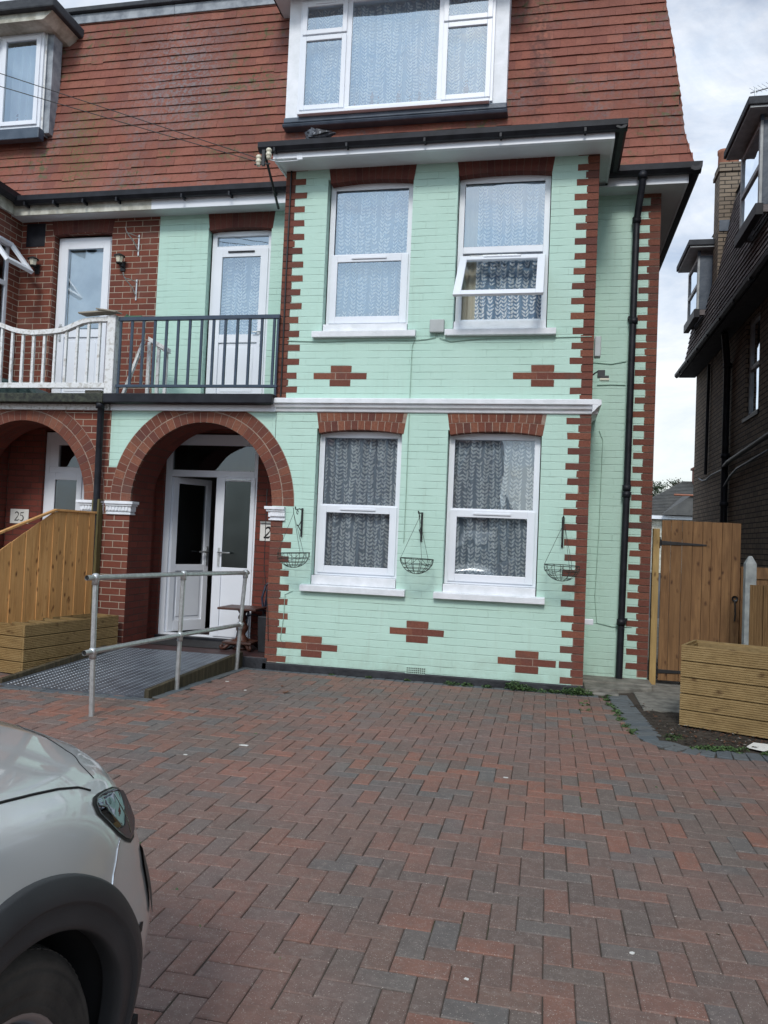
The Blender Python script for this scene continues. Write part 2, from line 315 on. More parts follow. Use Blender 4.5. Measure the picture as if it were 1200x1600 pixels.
def glass_mat(name, base=.14, tint=(.9, .95, .96), rough=.0, refl=(.86, .93, 1.0)):
    m = D.materials.new(name); m.use_nodes = True; nt = m.node_tree; N = nt.nodes; L = nt.links
    for n in list(N): N.remove(n)
    o = N.new('ShaderNodeOutputMaterial'); t = N.new('ShaderNodeBsdfTransparent'); t.inputs[0].default_value = (*tint, 1)
    g = N.new('ShaderNodeBsdfGlossy'); g.inputs['Color'].default_value = (*refl, 1); g.inputs['Roughness'].default_value = rough
    tcn = N.new('ShaderNodeTexCoord'); nn = N.new('ShaderNodeTexNoise'); nn.inputs['Scale'].default_value = 2.2; nn.inputs['Detail'].default_value = 1
    bp = N.new('ShaderNodeBump'); bp.inputs['Distance'].default_value = .006; L.new(tcn.outputs['Object'], nn.inputs['Vector']); L.new(nn.outputs[0], bp.inputs['Height'])
    L.new(bp.outputs[0], g.inputs['Normal'])
    f = N.new('ShaderNodeFresnel'); f.inputs['IOR'].default_value = 1.5
    a = N.new('ShaderNodeMath'); a.operation = 'ADD'; a.use_clamp = True; L.new(f.outputs[0], a.inputs[0]); a.inputs[1].default_value = base
    x = N.new('ShaderNodeMixShader'); L.new(a.outputs[0], x.inputs[0]); L.new(t.outputs[0], x.inputs[1]); L.new(g.outputs[0], x.inputs[2]); L.new(x.outputs[0], o.inputs['Surface'])
    return m
M['glass'] = glass_mat('window_glass', .10)
M['glass_dark'] = glass_mat('dark_window_glass', .05, (.35, .38, .40), .02)
M['glass_frost'] = glass_mat('patterned_door_glass', .05, (.16, .20, .20), .22, (.75, .85, .85))
def net_mat(name, col, alpha):
    m = D.materials.new(name); m.use_nodes = True; nt = m.node_tree; N = nt.nodes; L = nt.links
    for n in list(N): N.remove(n)
    o = N.new('ShaderNodeOutputMaterial'); t = N.new('ShaderNodeBsdfTransparent')
    d = N.new('ShaderNodeBsdfDiffuse'); d.inputs[0].default_value = (*col, 1); tr = N.new('ShaderNodeBsdfTranslucent'); tr.inputs[0].default_value = (*col, 1)
    x1 = N.new('ShaderNodeMixShader'); x1.inputs[0].default_value = .3; L.new(d.outputs[0], x1.inputs[1]); L.new(tr.outputs[0], x1.inputs[2])
    x = N.new('ShaderNodeMixShader'); x.inputs[0].default_value = alpha; L.new(t.outputs[0], x.inputs[1]); L.new(x1.outputs[0], x.inputs[2]); L.new(x.outputs[0], o.inputs['Surface'])
    return m
M['net'] = net_mat('sheer_net', (.72, .82, .94), .56)
M['net_sky'] = net_mat('sky_tinted_sheer_net', (.50, .68, .90), .62)  # net for upper windows, blue sky reflection put into its colour
M['glass_sky'] = glass_mat('sky_reflecting_window_glass', .28, refl=(.80, .92, 1.0))
M['leaf'] = net_mat('woven_white_leaf', (.98, .98, .98), .97)
M['cloth'] = net_mat('white_curtain_cloth', (.80, .83, .86), .95)
M['plain_net'] = net_mat('plain_net', (.72, .77, .84), .85)
M['poster'] = vary('child_drawing_window_film', (.62, .68, .74), (.45, .52, .60), 3, .5)

# ------------------------------------------------------------------ mesh helpers
class B:
    def __init__(s): s.v = []; s.f = []; s.m = []; s.s = []
    def face(s, pts, m=0, sm=False):
        n = len(s.v); s.v += [tuple(p) for p in pts]; s.f.append(tuple(range(n, n+len(pts)))); s.m.append(m); s.s.append(sm); return s
    def mesh(s, vs, fs, m=0, sm=False):
        n = len(s.v); s.v += [tuple(p) for p in vs]
        for f in fs: s.f.append(tuple(i+n for i in f)); s.m.append(m); s.s.append(sm)
        return s
    def box(s, x0, x1, y0, y1, z0, z1, m=0):
        vs = [(x0, y0, z0), (x1, y0, z0), (x1, y1, z0), (x0, y1, z0), (x0, y0, z1), (x1, y0, z1), (x1, y1, z1), (x0, y1, z1)]
        return s.mesh(vs, [(0, 3, 2, 1), (4, 5, 6, 7), (0, 1, 5, 4), (1, 2, 6, 5), (2, 3, 7, 6), (3, 0, 4, 7)], m)
    def hexa(s, a, b, m=0):
        """a, b: 4-point loops, joined"""
        return s.mesh(list(a)+list(b), [(3, 2, 1, 0), (4, 5, 6, 7), (0, 1, 5, 4), (1, 2, 6, 5), (2, 3, 7, 6), (3, 0, 4, 7)], m)
    def prism(s, prof, d0, d1, axis='y', m=0):
        """prof: list of (a,b); axis y -> (x,z), x -> (y,z), z -> (x,y)"""
        def P(a, b, d): return {'y': (a, d, b), 'x': (d, a, b), 'z': (a, b, d)}[axis]
        n = len(prof); vs = [P(a, b, d0) for a, b in prof]+[P(a, b, d1) for a, b in prof]
        ar = sum(prof[i][0]*prof[(i+1) % n][1]-prof[(i+1) % n][0]*prof[i][1] for i in range(n))
        flip = (ar > 0) != (axis in ('x', 'z')) 
        if d1 < d0: flip = not flip
        fs = [tuple(range(n)), tuple(range(2*n-1, n-1, -1))]+[(i, i+n, (i+1) % n+n, (i+1) % n) for i in range(n)]
        if not flip: fs = [tuple(reversed(f)) for f in fs]
        return s.mesh(vs, fs, m)
    def tube(s, path, r, n=8, m=0, caps=True, close=False):
        P = [Vector(p) for p in path]; rs = r if isinstance(r, (list, tuple)) else [r]*len(P); vs = []; fs = []
        up = None
        for i, p in enumerate(P):
            if close: t = P[(i+1) % len(P)]-P[i-1]
            else: t = P[min(i+1, len(P)-1)]-P[max(i-1, 0)]
            t.normalize()
            if up is None:
                up = Vector((0, 0, 1)) if abs(t.z) < .9 else Vector((1, 0, 0))
            a = t.cross(up)
            if a.length < 1e-6: a = t.cross(Vector((0, 1, 0)))
            a.normalize(); b = a.cross(t); up = b
            for k in range(n):
                q = 2*PI*k/n; vs.append(p+a*math.cos(q)*rs[i]+b*math.sin(q)*rs[i])
        k_ = len(P)
        for i in range(k_ if close else k_-1):
            j = (i+1) % k_
            for k in range(n):
                fs.append((i*n+k, i*n+(k+1) % n, j*n+(k+1) % n, j*n+k))
        s.mesh(vs, fs, m, True)
        if caps and not close:
            s.face([vs[k] for k in range(n)][::-1], m); s.face([vs[(k_-1)*n+k] for k in range(n)], m)
        return s
    def lathe(s, prof, c, n=20, m=0, axis='z', sm=True):
        vs = []; fs = []
        for r, h in prof:
            for k in range(n):
                q = 2*PI*k/n; a, b = r*math.cos(q), r*math.sin(q)
                vs.append({'z': (c[0]+a, c[1]+b, c[2]+h), 'x': (c[0]+h, c[1]+a, c[2]+b), 'y': (c[0]+a, c[1]+h, c[2]+b)}[axis])
        for i in range(len(prof)-1):
            for k in range(n): fs.append((i*n+k, i*n+(k+1) % n, (i+1)*n+(k+1) % n, (i+1)*n+k))
        return s.mesh(vs, fs, m, sm)
    def build(s, name, mats, parent=None, label=None, bevel=0, seg=2, weld=False):
        me = D.meshes.new(name); org = Vector((0, 0, 0)); q = parent
        while q is not None: org += q.location; q = q.parent
        vs = np.array(s.v, float).reshape(-1, 3)
        me.from_pydata((vs-np.array(org)).tolist(), [], s.f)
        if not isinstance(mats, (list, tuple)): mats = [mats]
        for k in mats: me.materials.append(M[k] if isinstance(k, str) else k)
        me.polygons.foreach_set('material_index', s.m); me.polygons.foreach_set('use_smooth', s.s)
        uvl = me.uv_layers.new(name='UVMap'); uv = np.zeros((len(me.loops), 2)); li = 0
        for f in s.f:
            p = vs[list(f)]; a = p[0]; nrm = np.zeros(3)
            for i in range(len(p)): nrm += np.cross(p[i]-a, p[(i+1) % len(p)]-a)
            ax = int(np.argmax(np.abs(nrm)))
            uv[li:li+len(f)] = p[:, [1, 2]] if ax == 0 else (p[:, [0, 2]] if ax == 1 else p[:, [0, 1]]); li += len(f)
        uvl.data.foreach_set('uv', uv.ravel())
        if weld:
            import bmesh
            bm = bmesh.new(); bm.from_mesh(me); bmesh.ops.remove_doubles(bm, verts=bm.verts, dist=weld); bmesh.ops.recalc_face_normals(bm, faces=bm.faces); bm.to_mesh(me); bm.free()
        me.update()
        o = D.objects.new(name, me); COL.objects.link(o)
        if parent is not None: o.parent = parent
        if label: o['label'] = label
        if bevel:
            md = o.modifiers.new('bevel', 'BEVEL'); md.width = bevel; md.segments = seg; md.limit_method = 'ANGLE'; md.angle_limit = math.radians(40)
        return o

def thing(name, label, cat, loc=(0, 0, 0), group=None):
    o = D.objects.new(name, None); COL.objects.link(o); o.location = loc; o['label'] = label; o['category'] = cat
    o.empty_display_size = .2
    if group: o['group'] = group
    return o
def tag(o, label, cat, group=None):
    o['label'] = label; o['category'] = cat
    if group: o['group'] = group
    return o
def struct(b, name, mats, label, **k):
    o = b.build(name, mats, None, label, **k); o['kind'] = 'structure'; o['category'] = name.split('_')[0]; return o
def copy_tree(o, parent=None):
    c = o.copy(); COL.objects.link(c); c.parent = parent
    for ch in o.children: copy_tree(ch, c)
    return c

def wall_y(b, y, x0, x1, z0, z1, holes=(), depth=0, m=0, mr=None):
    """wall sheet facing -y with rectangular holes (x0,x1,z0,z1) and reveals"""
    xs = sorted({x0, x1, *[h[0] for h in holes], *[h[1] for h in holes]}); zs = sorted({z0, z1, *[h[2] for h in holes], *[h[3] for h in holes]})
    for i in range(len(xs)-1):
        for j in range(len(zs)-1):
            cx, cz = (xs[i]+xs[i+1])/2, (zs[j]+zs[j+1])/2
            if any(h[0] < cx < h[1] and h[2] < cz < h[3] for h in holes): continue
            b.face([(xs[i], y, zs[j]), (xs[i+1], y, zs[j]), (xs[i+1], y, zs[j+1]), (xs[i], y, zs[j+1])], m)
    if depth:
        mr = m if mr is None else mr
        for a, c, e, f in holes:
            b.face([(a, y, e), (a, y, f), (a, y+depth, f), (a, y+depth, e)], mr); b.face([(c, y, f), (c, y, e), (c, y+depth, e), (c, y+depth, f)], mr)
            b.face([(a, y, f), (c, y, f), (c, y+depth, f), (a, y+depth, f)], mr); b.face([(a, y, e), (a, y+depth, e), (c, y+depth, e), (c, y, e)], mr)
def wall_x(b, x, y0, y1, z0, z1, m=0, face=1, holes=(), depth=0):
    ys = sorted({y0, y1, *[h[0] for h in holes], *[h[1] for h in holes]}); zs = sorted({z0, z1, *[h[2] for h in holes], *[h[3] for h in holes]})
    for i in range(len(ys)-1):
        for j in range(len(zs)-1):
            cy, cz = (ys[i]+ys[i+1])/2, (zs[j]+zs[j+1])/2
            if any(h[0] < cy < h[1] and h[2] < cz < h[3] for h in holes): continue
            q = [(x, ys[i], zs[j]), (x, ys[i+1], zs[j]), (x, ys[i+1], zs[j+1]), (x, ys[i], zs[j+1])]
            b.face(q if face > 0 else q[::-1], m)
    for a, c, e, f in (holes if depth else ()):
        d = x+depth
        for q in ([(x, a, e), (x, a, f), (d, a, f), (d, a, e)], [(x, c, f), (x, c, e), (d, c, e), (d, c, f)], [(x, a, f), (x, c, f), (d, c, f), (d, a, f)], [(x, a, e), (d, a, e), (d, c, e), (x, c, e)]): b.face(q, m)

# ================================================================== GROUND
b = B(); b.face([(-300, -300, -.03), (300, -300, -.03), (300, 300, -.03), (-300, 300, -.03)]); struct(b, 'ground', 'asphalt', 'dark tarmac ground of the street and yards around the houses')
b = B(); b.face([(-9, -10.6, -.006), (9, -10.6, -.006), (9, .9, -.006), (-9, .9, -.006)]); struct(b, 'driveway_base', 'joint', 'dark sandy joints between the paving blocks, mossy in places')
b = B(); b.box(-40, 40, -13.0, -10.6, -.025, .0); struct(b, 'pavement', 'concrete', 'grey concrete pavement along the street edge of the driveway')

EDGE_IN = [(3.50, .10), (3.52, -.35), (3.56, -1.17), (3.60, -1.60), (3.68, -1.81), (3.79, -1.96), (3.95, -2.03), (4.12, -2.03), (4.45, -2.03), (7.5, -2.06)]
EDGE_OUT = [(3.70, .10), (3.72, -.35), (3.76, -1.10), (3.79, -1.50), (3.85, -1.70), (3.93, -1.79), (4.03, -1.83), (4.15, -1.84), (4.45, -1.84), (7.5, -1.86)]
def inside_bed(x, y):
    if x < 3.40 or y < -2.15: return False
    # x limit of the inner edge at this y
    if x > 4.0: return y > -2.03
    for (xa, ya), (xb, yb) in zip(EDGE_IN, EDGE_IN[1:]):
        if yb <= y <= ya: return x > xa+(xb-xa)*(ya-y)/(ya-yb+1e-9)
    return y > .1
def ramp_l(y): return -1.80+(y+1.75)*.10
def ramp_r(y): return -.38+(y+1.8)*.068
PX0, PY0 = 2.823, -5.250
bp = B()
def paver(b, x0, x1, y0, y1, ang=0.0, c=None, g=.0016, ch=.0036):
    dz = R.uniform(-.0022, .0022)+(.0048 if c else 0); tx = R.uniform(-.0015, .0015); ty = R.uniform(-.0015, .0015); e = .0012
    x0 += g+R.uniform(-e, e); x1 -= g+R.uniform(-e, e); y0 += g+R.uniform(-e, e); y1 -= g+R.uniform(-e, e); cx, cy = (x0+x1)/2, (y0+y1)/2
    if c is None: ang += R.uniform(-.006, .006)
    ca, sa = math.cos(ang), math.sin(ang); ox, oy = (c if c else (cx, cy))
    def T(x, y, z):
        z = z+dz+(x-cx)*tx*6+(y-cy)*ty*6
        if c: X, Y = x*ca-y*sa+ox, x*sa+y*ca+oy
        else: X, Y = (x-cx)*ca-(y-cy)*sa+cx, (x-cx)*sa+(y-cy)*ca+cy
        return (X, Y, z)
    L0 = [T(x0, y0, -.014), T(x1, y0, -.014), T(x1, y1, -.014), T(x0, y1, -.014)]
    L1 = [T(x0, y0, -.0035), T(x1, y0, -.0035), T(x1, y1, -.0035), T(x0, y1, -.0035)]
    k = ch
    L2 = [T(x0+k, y0+k, 0), T(x1-k, y0+k, 0), T(x1-k, y1-k, 0), T(x0+k, y1-k, 0)]
    fs = [(0, 1, 5, 4), (1, 2, 6, 5), (2, 3, 7, 6), (3, 0, 4, 7), (4, 5, 9, 8), (5, 6, 10, 9), (6, 7, 11, 10), (7, 4, 8, 11), (8, 9, 10, 11)]
    b.mesh(L0+L1+L2, fs)
for a in range(-95, 48):
    for c in range(-52, 54):
        k = (a-c) % 4
        if k == 0: x0, x1, y0, y1 = a, a+2, c, c+1
        elif k == 2: x0, x1, y0, y1 = a, a+1, c-1, c+1
        else: continue
        X0, X1, Y0, Y1 = PX0+x0*.1, PX0+x1*.1, PY0-.1+y0*.1, PY0-.1+y1*.1
        if Y1 > -.105: 
            Y1 = -.105
            if Y1-Y0 < .03: continue
        if X1 > 7.4 or X0 < -6.4: continue
        cx, cy = (X0+X1)/2, (Y0+Y1)/2
        if inside_bed(cx-.05, cy): continue
        if -1.8 < cy and ramp_l(cy)-.02 < cx < ramp_r(cy)+.08: continue
        paver(bp, X0, X1, Y0, Y1)
o = struct(bp, 'driveway', 'paver', 'herringbone block paving in worn red, brown and slate grey')
be = B()
for k in range(-2, 36):          # soldier row along the house wall
    x = .02+k*.1
    if x > 3.42: continue
    paver(be, x, x+.1, -.102, .0)
for y in np.arange(-1.75, -.10, .2): # row beside the ramp
    X = ramp_r(y)+.0; paver(be, -.05, .05, -.1, .1, ang=-.068, c=(X+.06, y+.1))
for x in np.arange(-1.7, -.35, .2): paver(be, -.1, .1, -.05, .05, ang=-.03, c=(x+.1, -1.865))
def along(a, bb, step, off):
    pts = [Vector((*p, 0)) for p in a]; outp = [Vector((*p, 0)) for p in bb]
    mids = [(p+q)/2 for p, q in zip(pts, outp)]; d = 0; pos = step/2
    for i in range(len(mids)-1):
        seg = mids[i+1]-mids[i]; ln = seg.length
        while pos < d+ln:
            f = (pos-d)/ln; c = mids[i]+seg*f; w = ((outp[i]-pts[i]).lerp(outp[i+1]-pts[i+1], f)).normalized()
            paver(be, -.1, .1, -.05, .05, ang=math.atan2(w.y, w.x), c=(c.x, c.y)); pos += step
        d += ln
along(EDGE_IN, EDGE_OUT, .104, 0)
struct(be, 'driveway_edging', 'edging', 'row of blue grey edging blocks curving round the planting strip and along the wall')

# planting strip with soil, concrete path by the gate and rough footing
b = B(); rows = []
g = 46; vs = []; fs = []
X0, X1, Y0, Y1 = 3.60, 7.4, -1.90, -.25
for i in range(g+1):
    for j in range(g+1):
        x = X0+(X1-X0)*i/g; y = Y0+(Y1-Y0)*j/g; z = -.006+R.uniform(-.008, .014)
        if not inside_bed(x-.12, y): z = -.02
        vs.append((x, y, z))
for i in range(g):
    for j in range(g): a = i*(g+1)+j; fs.append((a, a+g+1, a+g+2, a+1))
b.mesh(vs, fs, 0, True); struct(b, 'soil', 'soil', 'dark bare soil strip with leaf litter in front of the gate')
b = B(); b.box(3.78, 6.4, -.55, 9.5, -.05, .006); struct(b, 'path', 'concrete', 'grey concrete path leading through the side gate')

# ================================================================== HOUSE 27 (mint painted)
HY = .86
house = thing('house', 'mint green painted brick house with red brick corners and steep red tiled roof', 'house', (1.0, 0, 0))
WIN = [(.47, 1.385, 1.02, 2.565), (1.86, 2.80, 1.00, 2.565), (.47, 1.395, 3.675, 5.235), (1.865, 2.81, 3.685, 5.235)]
PORCH_C, PR_, PZ, PRZ = -.82, .825, 1.73, .885           # arch centre, radius, springing height, vertical radius
b = B()
W_, Xr = 3.27, 3.27
holes = [(w[0], w[1], w[2]-.10, w[3]) for w in WIN]
wall_y(b, 0, .01, Xr, .07, 5.42, holes, .11)
# spandrels over the porch arch
n = 28
for k in range(n):
    a0, a1 = PI-PI*k/n, PI-PI*(k+1)/n
    xa, xb = PORCH_C+PR_*math.cos(a0), PORCH_C+PR_*math.cos(a1); za, zb = PZ+PRZ*math.sin(a0), PZ+PRZ*math.sin(a1)
    b.face([(xa, 0, za), (xb, 0, zb), (xb, 0, 2.80), (xa, 0, 2.80)])
b.face([(-1.93, 0, 1.73), (PORCH_C-PR_, 0, 1.73), (PORCH_C-PR_, 0, 2.80), (-1.93, 0, 2.80)])
# set back walls
UD = (-1.28, -.47, 2.96, 5.13)
wall_y(b, HY, -1.93, -.004, 2.90, 5.42, [UD], .10)
wall_y(b, HY, Xr, 3.97, .05, 5.42)
wall_x(b, Xr, .115, HY, 0, 5.42); wall_x(b, 0.0, .115, HY, 2.86, 5.42, face=-1)
b.build('front_wall', 'mint', house)
b = B(); wall_x(b, 3.97, HY, 9, 0, 5.42); wall_x(b, Xr, 0, .115, 0, 5.42); wall_x(b, 0.0, 0, .115, 2.86, 5.42, face=-1)
b.face([(3.97, 9, 0), (-1.93, 9, 0), (-1.93, 9, 5.5), (3.97, 9, 5.5)])
b.build('side_wall', 'brick', house)
b = B()  # rooms behind the windows
b.box(-1.9, 3.9, 4.2, 4.3, 0, 5.5); b.box(.05, 3.2, .3, 4.2, 2.80, 2.90); b.box(-1.9, .0, 1.05, 4.2, 2.80, 2.90); b.box(.05, 3.2, .3, 4.2, 5.32, 5.36); b.box(-1.9, 3.9, 1.0, 4.2, 5.40, 5.44); b.box(.05, 3.2, .15, 4.2, .02, .08)
b.box(1.60, 1.66, .25, 4.2, .08, 5.4); b.box(-.04, .02, .95, 4.2, .08, 5.4)
b.build('room_shell', 'room', house)
# plinth
b = B(); b.prism([(-.012, 0), (-.012, .068), (0, .078), (.02, .078), (.02, 0)], -.02, Xr+.012, 'x'); b.build('plinth', 'plinth', house, bevel=.004)
b = B(); b.box(Xr-.05, 3.99, .52, .87, -.01, .055); b.box(Xr+.014, 3.62, .02, .53, -.01, .018); b.prism([(3.30, .02), (3.98, .42), (3.98, .53), (3.30, .53)], -.01, .040, 'z')
b.build('footing', 'concrete', house, bevel=.01)

# quoins: alternate long and short courses of bare brick
def quoin(name, parent, x, dirn, y, z0, z1, phase, short=.112, long=.225, skip=(), mort='mortar_dark', wob=.016, lab=None, skew=None):
    b = B(); k = 0; z = z0
    while z < z1-.02:
        w = long if (k+phase) % 2 == 0 else short
        if not any(a < z+.03 < c for a, c in skip):
            w += R.uniform(-wob, wob); za = z+.0055; zb = min(z+.0695, z1)
            xs = (x, x+dirn*w) if dirn > 0 else (x+dirn*w, x)
            j = [R.uniform(-.003, .003) for _ in range(4)]; q = R.uniform(.0022, .0042)
            e0 = 0 if dirn > 0 else 1
            pr = [(xs[0]+(j[0] if dirn < 0 else 0), za+j[1]*.5), (xs[1]+(j[1] if dirn > 0 else 0), za+j[2]*.5), (xs[1]+(j[2] if dirn > 0 else 0), zb+j[3]*.5), (xs[0]+(j[3] if dirn < 0 else 0), zb+j[0]*.5)]
            b.prism(pr, y-q, y+.002, 'y', 0)
            # mortar bed behind
            bw = min(w, short+.0) if (k+phase) % 2 else w
            mz0, mz1 = z-.003, z+.078
            mx = (x, x+dirn*(short-.004)) if dirn > 0 else (x+dirn*(short-.004), x)
            b.box(mx[0], mx[1], y-.0019, y+.001, mz0, min(mz1, z1), 1)
        z += .075; k += 1
    return b.build(name, ['quoin', mort], parent, lab)
Z0 = .0825
quoin('quoin', house, Xr+.002, -1, 0, Z0, 2.74, 0, mort='mortar')
quoin('quoin', house, Xr+.002, -1, 0, Z0+.075*37, 5.40, 1)
quoin('quoin', house, -.002, 1, 0, 2.862+.0, 5.40, 1, mort='mortar_dark')
quoin('quoin', house, 3.972, -1, HY, Z0-.01, 5.42, 1, mort='mortar')
quoin('quoin', house, PORCH_C+PR_-.002, 1, 0, Z0, 1.575, 0, short=.135, long=.235, mort='mortar')
# left pier of the porch: full brick
# brick crosses left unpainted
def cross(x, z):
    b = B()
    c = Z0+.075*round((z-Z0)/.075)  # bed of the middle course
    for (a, e, dz) in ((-.112, .112, 1), (-.29, -.058, 0), (-.052, .052, 0), (.058, .275, 0), (-.115, .108, -1)):
        j = R.uniform(-.006, .006)
        b.prism([(x+a+j, c+dz*.075+.005), (x+e+j, c+dz*.075+.004), (x+e+j+.002, c+dz*.075+.070), (x+a+j-.002, c+dz*.075+.071)], -.0038, .001, 'y', 0)
    b.box(x-.11, x+.105, -.0016, .001, c-.075+.006, c+.148, 1)
    b.build('brick_cross', ['quoin', 'mortar'], house)
for x, z in ((.70, 3.08), (2.785, 3.08), (.515, .245), (1.625, .48), (2.735, .245)): cross(x, z)

# flat arched lintels
def lintel(parent, x0, x1, z0, z1, y, rise, rings=1, mats=('arch', 'mortar'), spl=.035, name='lintel'):
    b = B(); n = max(6, int((x1-x0+2*spl)/.074)); cx = (x0+x1)/2; hw = (x1-x0)/2
    def bot(t): return (cx+hw*t, z0+rise*(1-t*t))
    def top(t): return (cx+(hw+spl)*t, z1)
    b.prism([(top(-1)[0]+.003, z1-.003), (bot(-1)[0]+.003, z0+.003)]+[bot(-1+2*k/16) for k in range(1, 16)]+[(bot(1)[0]-.003, z0+.003), (top(1)[0]-.003, z1-.003)], y-.0016, y+.105, 'y', 1)
    for r in range(rings):
        f0, f1 = r/rings, (r+1)/rings
        for k in range(n):
            off = 0 if r % 2 == 0 else .5
            ta, tb = -1+2*max(0, min(n, (k+off)))/n, -1+2*min(n, (k+1+off))/n
            if r % 2 and k == n-1: ta, tb = -1, -1+2*.5/n
            g = .004/hw
            ta += g; tb -= g
            if tb-ta < .02: continue
            def P(t, f): a_, c_ = bot(t), top(t); return (a_[0]+(c_[0]-a_[0])*f, a_[1]+(c_[1]-a_[1])*f)
            e = .012 if rings > 1 else .0
            q = R.uniform(.003, .0055)
            b.prism([P(ta, f0+e), P(tb, f0+e), P(tb, f1-e), P(ta, f1-e)], y-q, y+.003, 'y', 0)
            if r == 0: b.prism([P(ta, -.004), P(tb, -.004), P(tb, .04), P(ta, .04)], y-.002, y+.10, 'y', 0)
    return b.build(name, list(mats), parent)
lintel(house, .49, 1.402, 2.515, 2.745, 0, .040, 2)
lintel(house, 1.878, 2.81, 2.515, 2.745, 0, .040, 2)
lintel(house, .497, 1.402, 5.185, 5.43, 0, .028, 1, ('lintel_dark', 'mortar_dark'))
lintel(house, 1.87, 2.815, 5.195, 5.43, 0, .028, 1, ('lintel_dark', 'mortar_dark'))
lintel(house, -1.27, -.455, 5.09, 5.38, HY, .03, 1, ('lintel_dark', 'mortar_dark'))

# porch arch rings, piers, ceiling, inside walls
def arch(parent, cx, left, mats=('arch', 'mortar'), dep=.50):
    b = B(); n0 = 40
    def P(a, r): return (cx+(PR_+r)*math.cos(a), PZ+(PRZ+r)*math.sin(a))
    b_ = 48
    lim = -1.93
    def clipx(pt):
        x, z = pt; z = min(z, 2.733)
        if not left and x < lim+.004: x = lim+.004
        if left and x > lim-.004: x = lim-.004
        return (x, z)
    for ring in (0, 1):
        r0, r1 = (0.0, .116) if ring == 0 else (.127, .243)
        nn = int(PI*(PR_+r0+.05)/.078)
        for k in range(nn):
            a0 = PI*k/nn+.0032; a1 = PI*(k+1)/nn-.0032
            q = R.uniform(.003, .006)
            pr = [clipx(P(a0, r0)), clipx(P(a0, r1)), clipx(P(a1, r1)), clipx(P(a1, r0))]
            ar = abs(sum(pr[i][0]*pr[(i+1) % 4][1]-pr[(i+1) % 4][0]*pr[i][1] for i in range(4)))/2
            if ar < .0008: continue
            b.prism(pr, -q, .004 if ring else dep, 'y', 0)
    sb2 = B()  # added lining in darker brick, soffit shade put into its colour
    for k in range(b_):
        a0, a1 = PI*k/b_, PI*(k+1)/b_; p0, p1 = P(a0, -.0025), P(a1, -.0025); sb2.face([(p0[0], .035, p0[1]), (p1[0], .035, p1[1]), (p1[0], dep+.002, p1[1]), (p0[0], dep+.002, p0[1])])
    sb2.build('shaded_soffit_lining', 'porch_brick', parent)
    # mortar slab
    for k in range(b_):
        a0, a1 = PI*k/b_, PI*(k+1)/b_
        pr = [clipx(P(a0, .002)), clipx(P(a0, .249)), clipx(P(a1, .249)), clipx(P(a1, .002))]
        ar = abs(sum(pr[i][0]*pr[(i+1) % 4][1]-pr[(i+1) % 4][0]*pr[i][1] for i in range(4)))/2
        if ar < .0004: continue
        b.prism(pr, -.0016, dep-.004, 'y', 1)
    return b.build('porch_arch', list(mats), parent)
arch(house, PORCH_C, False)
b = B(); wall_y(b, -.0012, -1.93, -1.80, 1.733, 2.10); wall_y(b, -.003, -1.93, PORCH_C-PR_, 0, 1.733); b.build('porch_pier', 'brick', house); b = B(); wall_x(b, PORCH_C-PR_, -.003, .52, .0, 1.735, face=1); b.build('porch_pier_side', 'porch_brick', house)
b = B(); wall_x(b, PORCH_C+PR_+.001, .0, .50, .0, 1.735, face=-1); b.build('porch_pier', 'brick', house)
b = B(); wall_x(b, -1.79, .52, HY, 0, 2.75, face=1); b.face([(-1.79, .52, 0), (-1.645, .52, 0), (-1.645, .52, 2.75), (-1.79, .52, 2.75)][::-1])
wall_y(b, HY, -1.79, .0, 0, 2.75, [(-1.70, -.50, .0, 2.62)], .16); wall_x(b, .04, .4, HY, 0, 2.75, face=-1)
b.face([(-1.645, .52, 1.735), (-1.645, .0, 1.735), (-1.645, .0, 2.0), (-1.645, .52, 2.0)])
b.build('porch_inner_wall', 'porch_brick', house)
b = B(); b.box(-1.93, .04, .02, HY, 2.665, 2.70); b.build('porch_ceiling', 'white', house)
b = B(); b.box(-1.645, .0, -.005, 4.2, -.01, .125); b.build('porch_floor', 'porchfloor', house, bevel=.008)
b = B(); b.box(-.30, .03, -.012, .02, -.01, .118); b.build('porch_step_edge', 'plinth', house, bevel=.006)
# capitals
def capital(parent, x0, x1, sides):
    b = B()
    for z0, z1, e in ((1.575, 1.592, .022), (1.592, 1.610, .012), (1.610, 1.668, .026), (1.668, 1.690, .045), (1.690, 1.722, .062)):
        l, r = sides; b.box(x0-e*l, x1+e*r, -.004-e, .085, z0, z1)
    k = 0
    for i in range(7):
        x = x0+(x1-x0)*(i+.5)/7; b.box(x-.012, x+.012, -.040, -.028, 1.618, 1.662)
    return b.build('capital', 'paint', parent, bevel=.004)
capital(house, -1.925, -1.645, (0, 1)); capital(house, .005, .165, (1, 0))

# balcony edge, floor
def balcony_edge(parent, x0, x1, mat, white):
    b = B(); b.box(x0, x1, -.13, HY, 2.855, 2.905); b.prism([(-.17, 2.80), (-.13, 2.79), (-.10, 2.80), (-.10, 2.895), (-.175, 2.90)], x0, x1, 'x')
    b.build('balcony_roof_edge', mat, parent, bevel=.008)
    b = B(); b.box(x0+.02, x1, -.045, .0-.004, 2.733, 2.80); b.build('fascia', white, parent, bevel=.003)
balcony_edge(house, -1.945, .01, 'gutter', 'white')
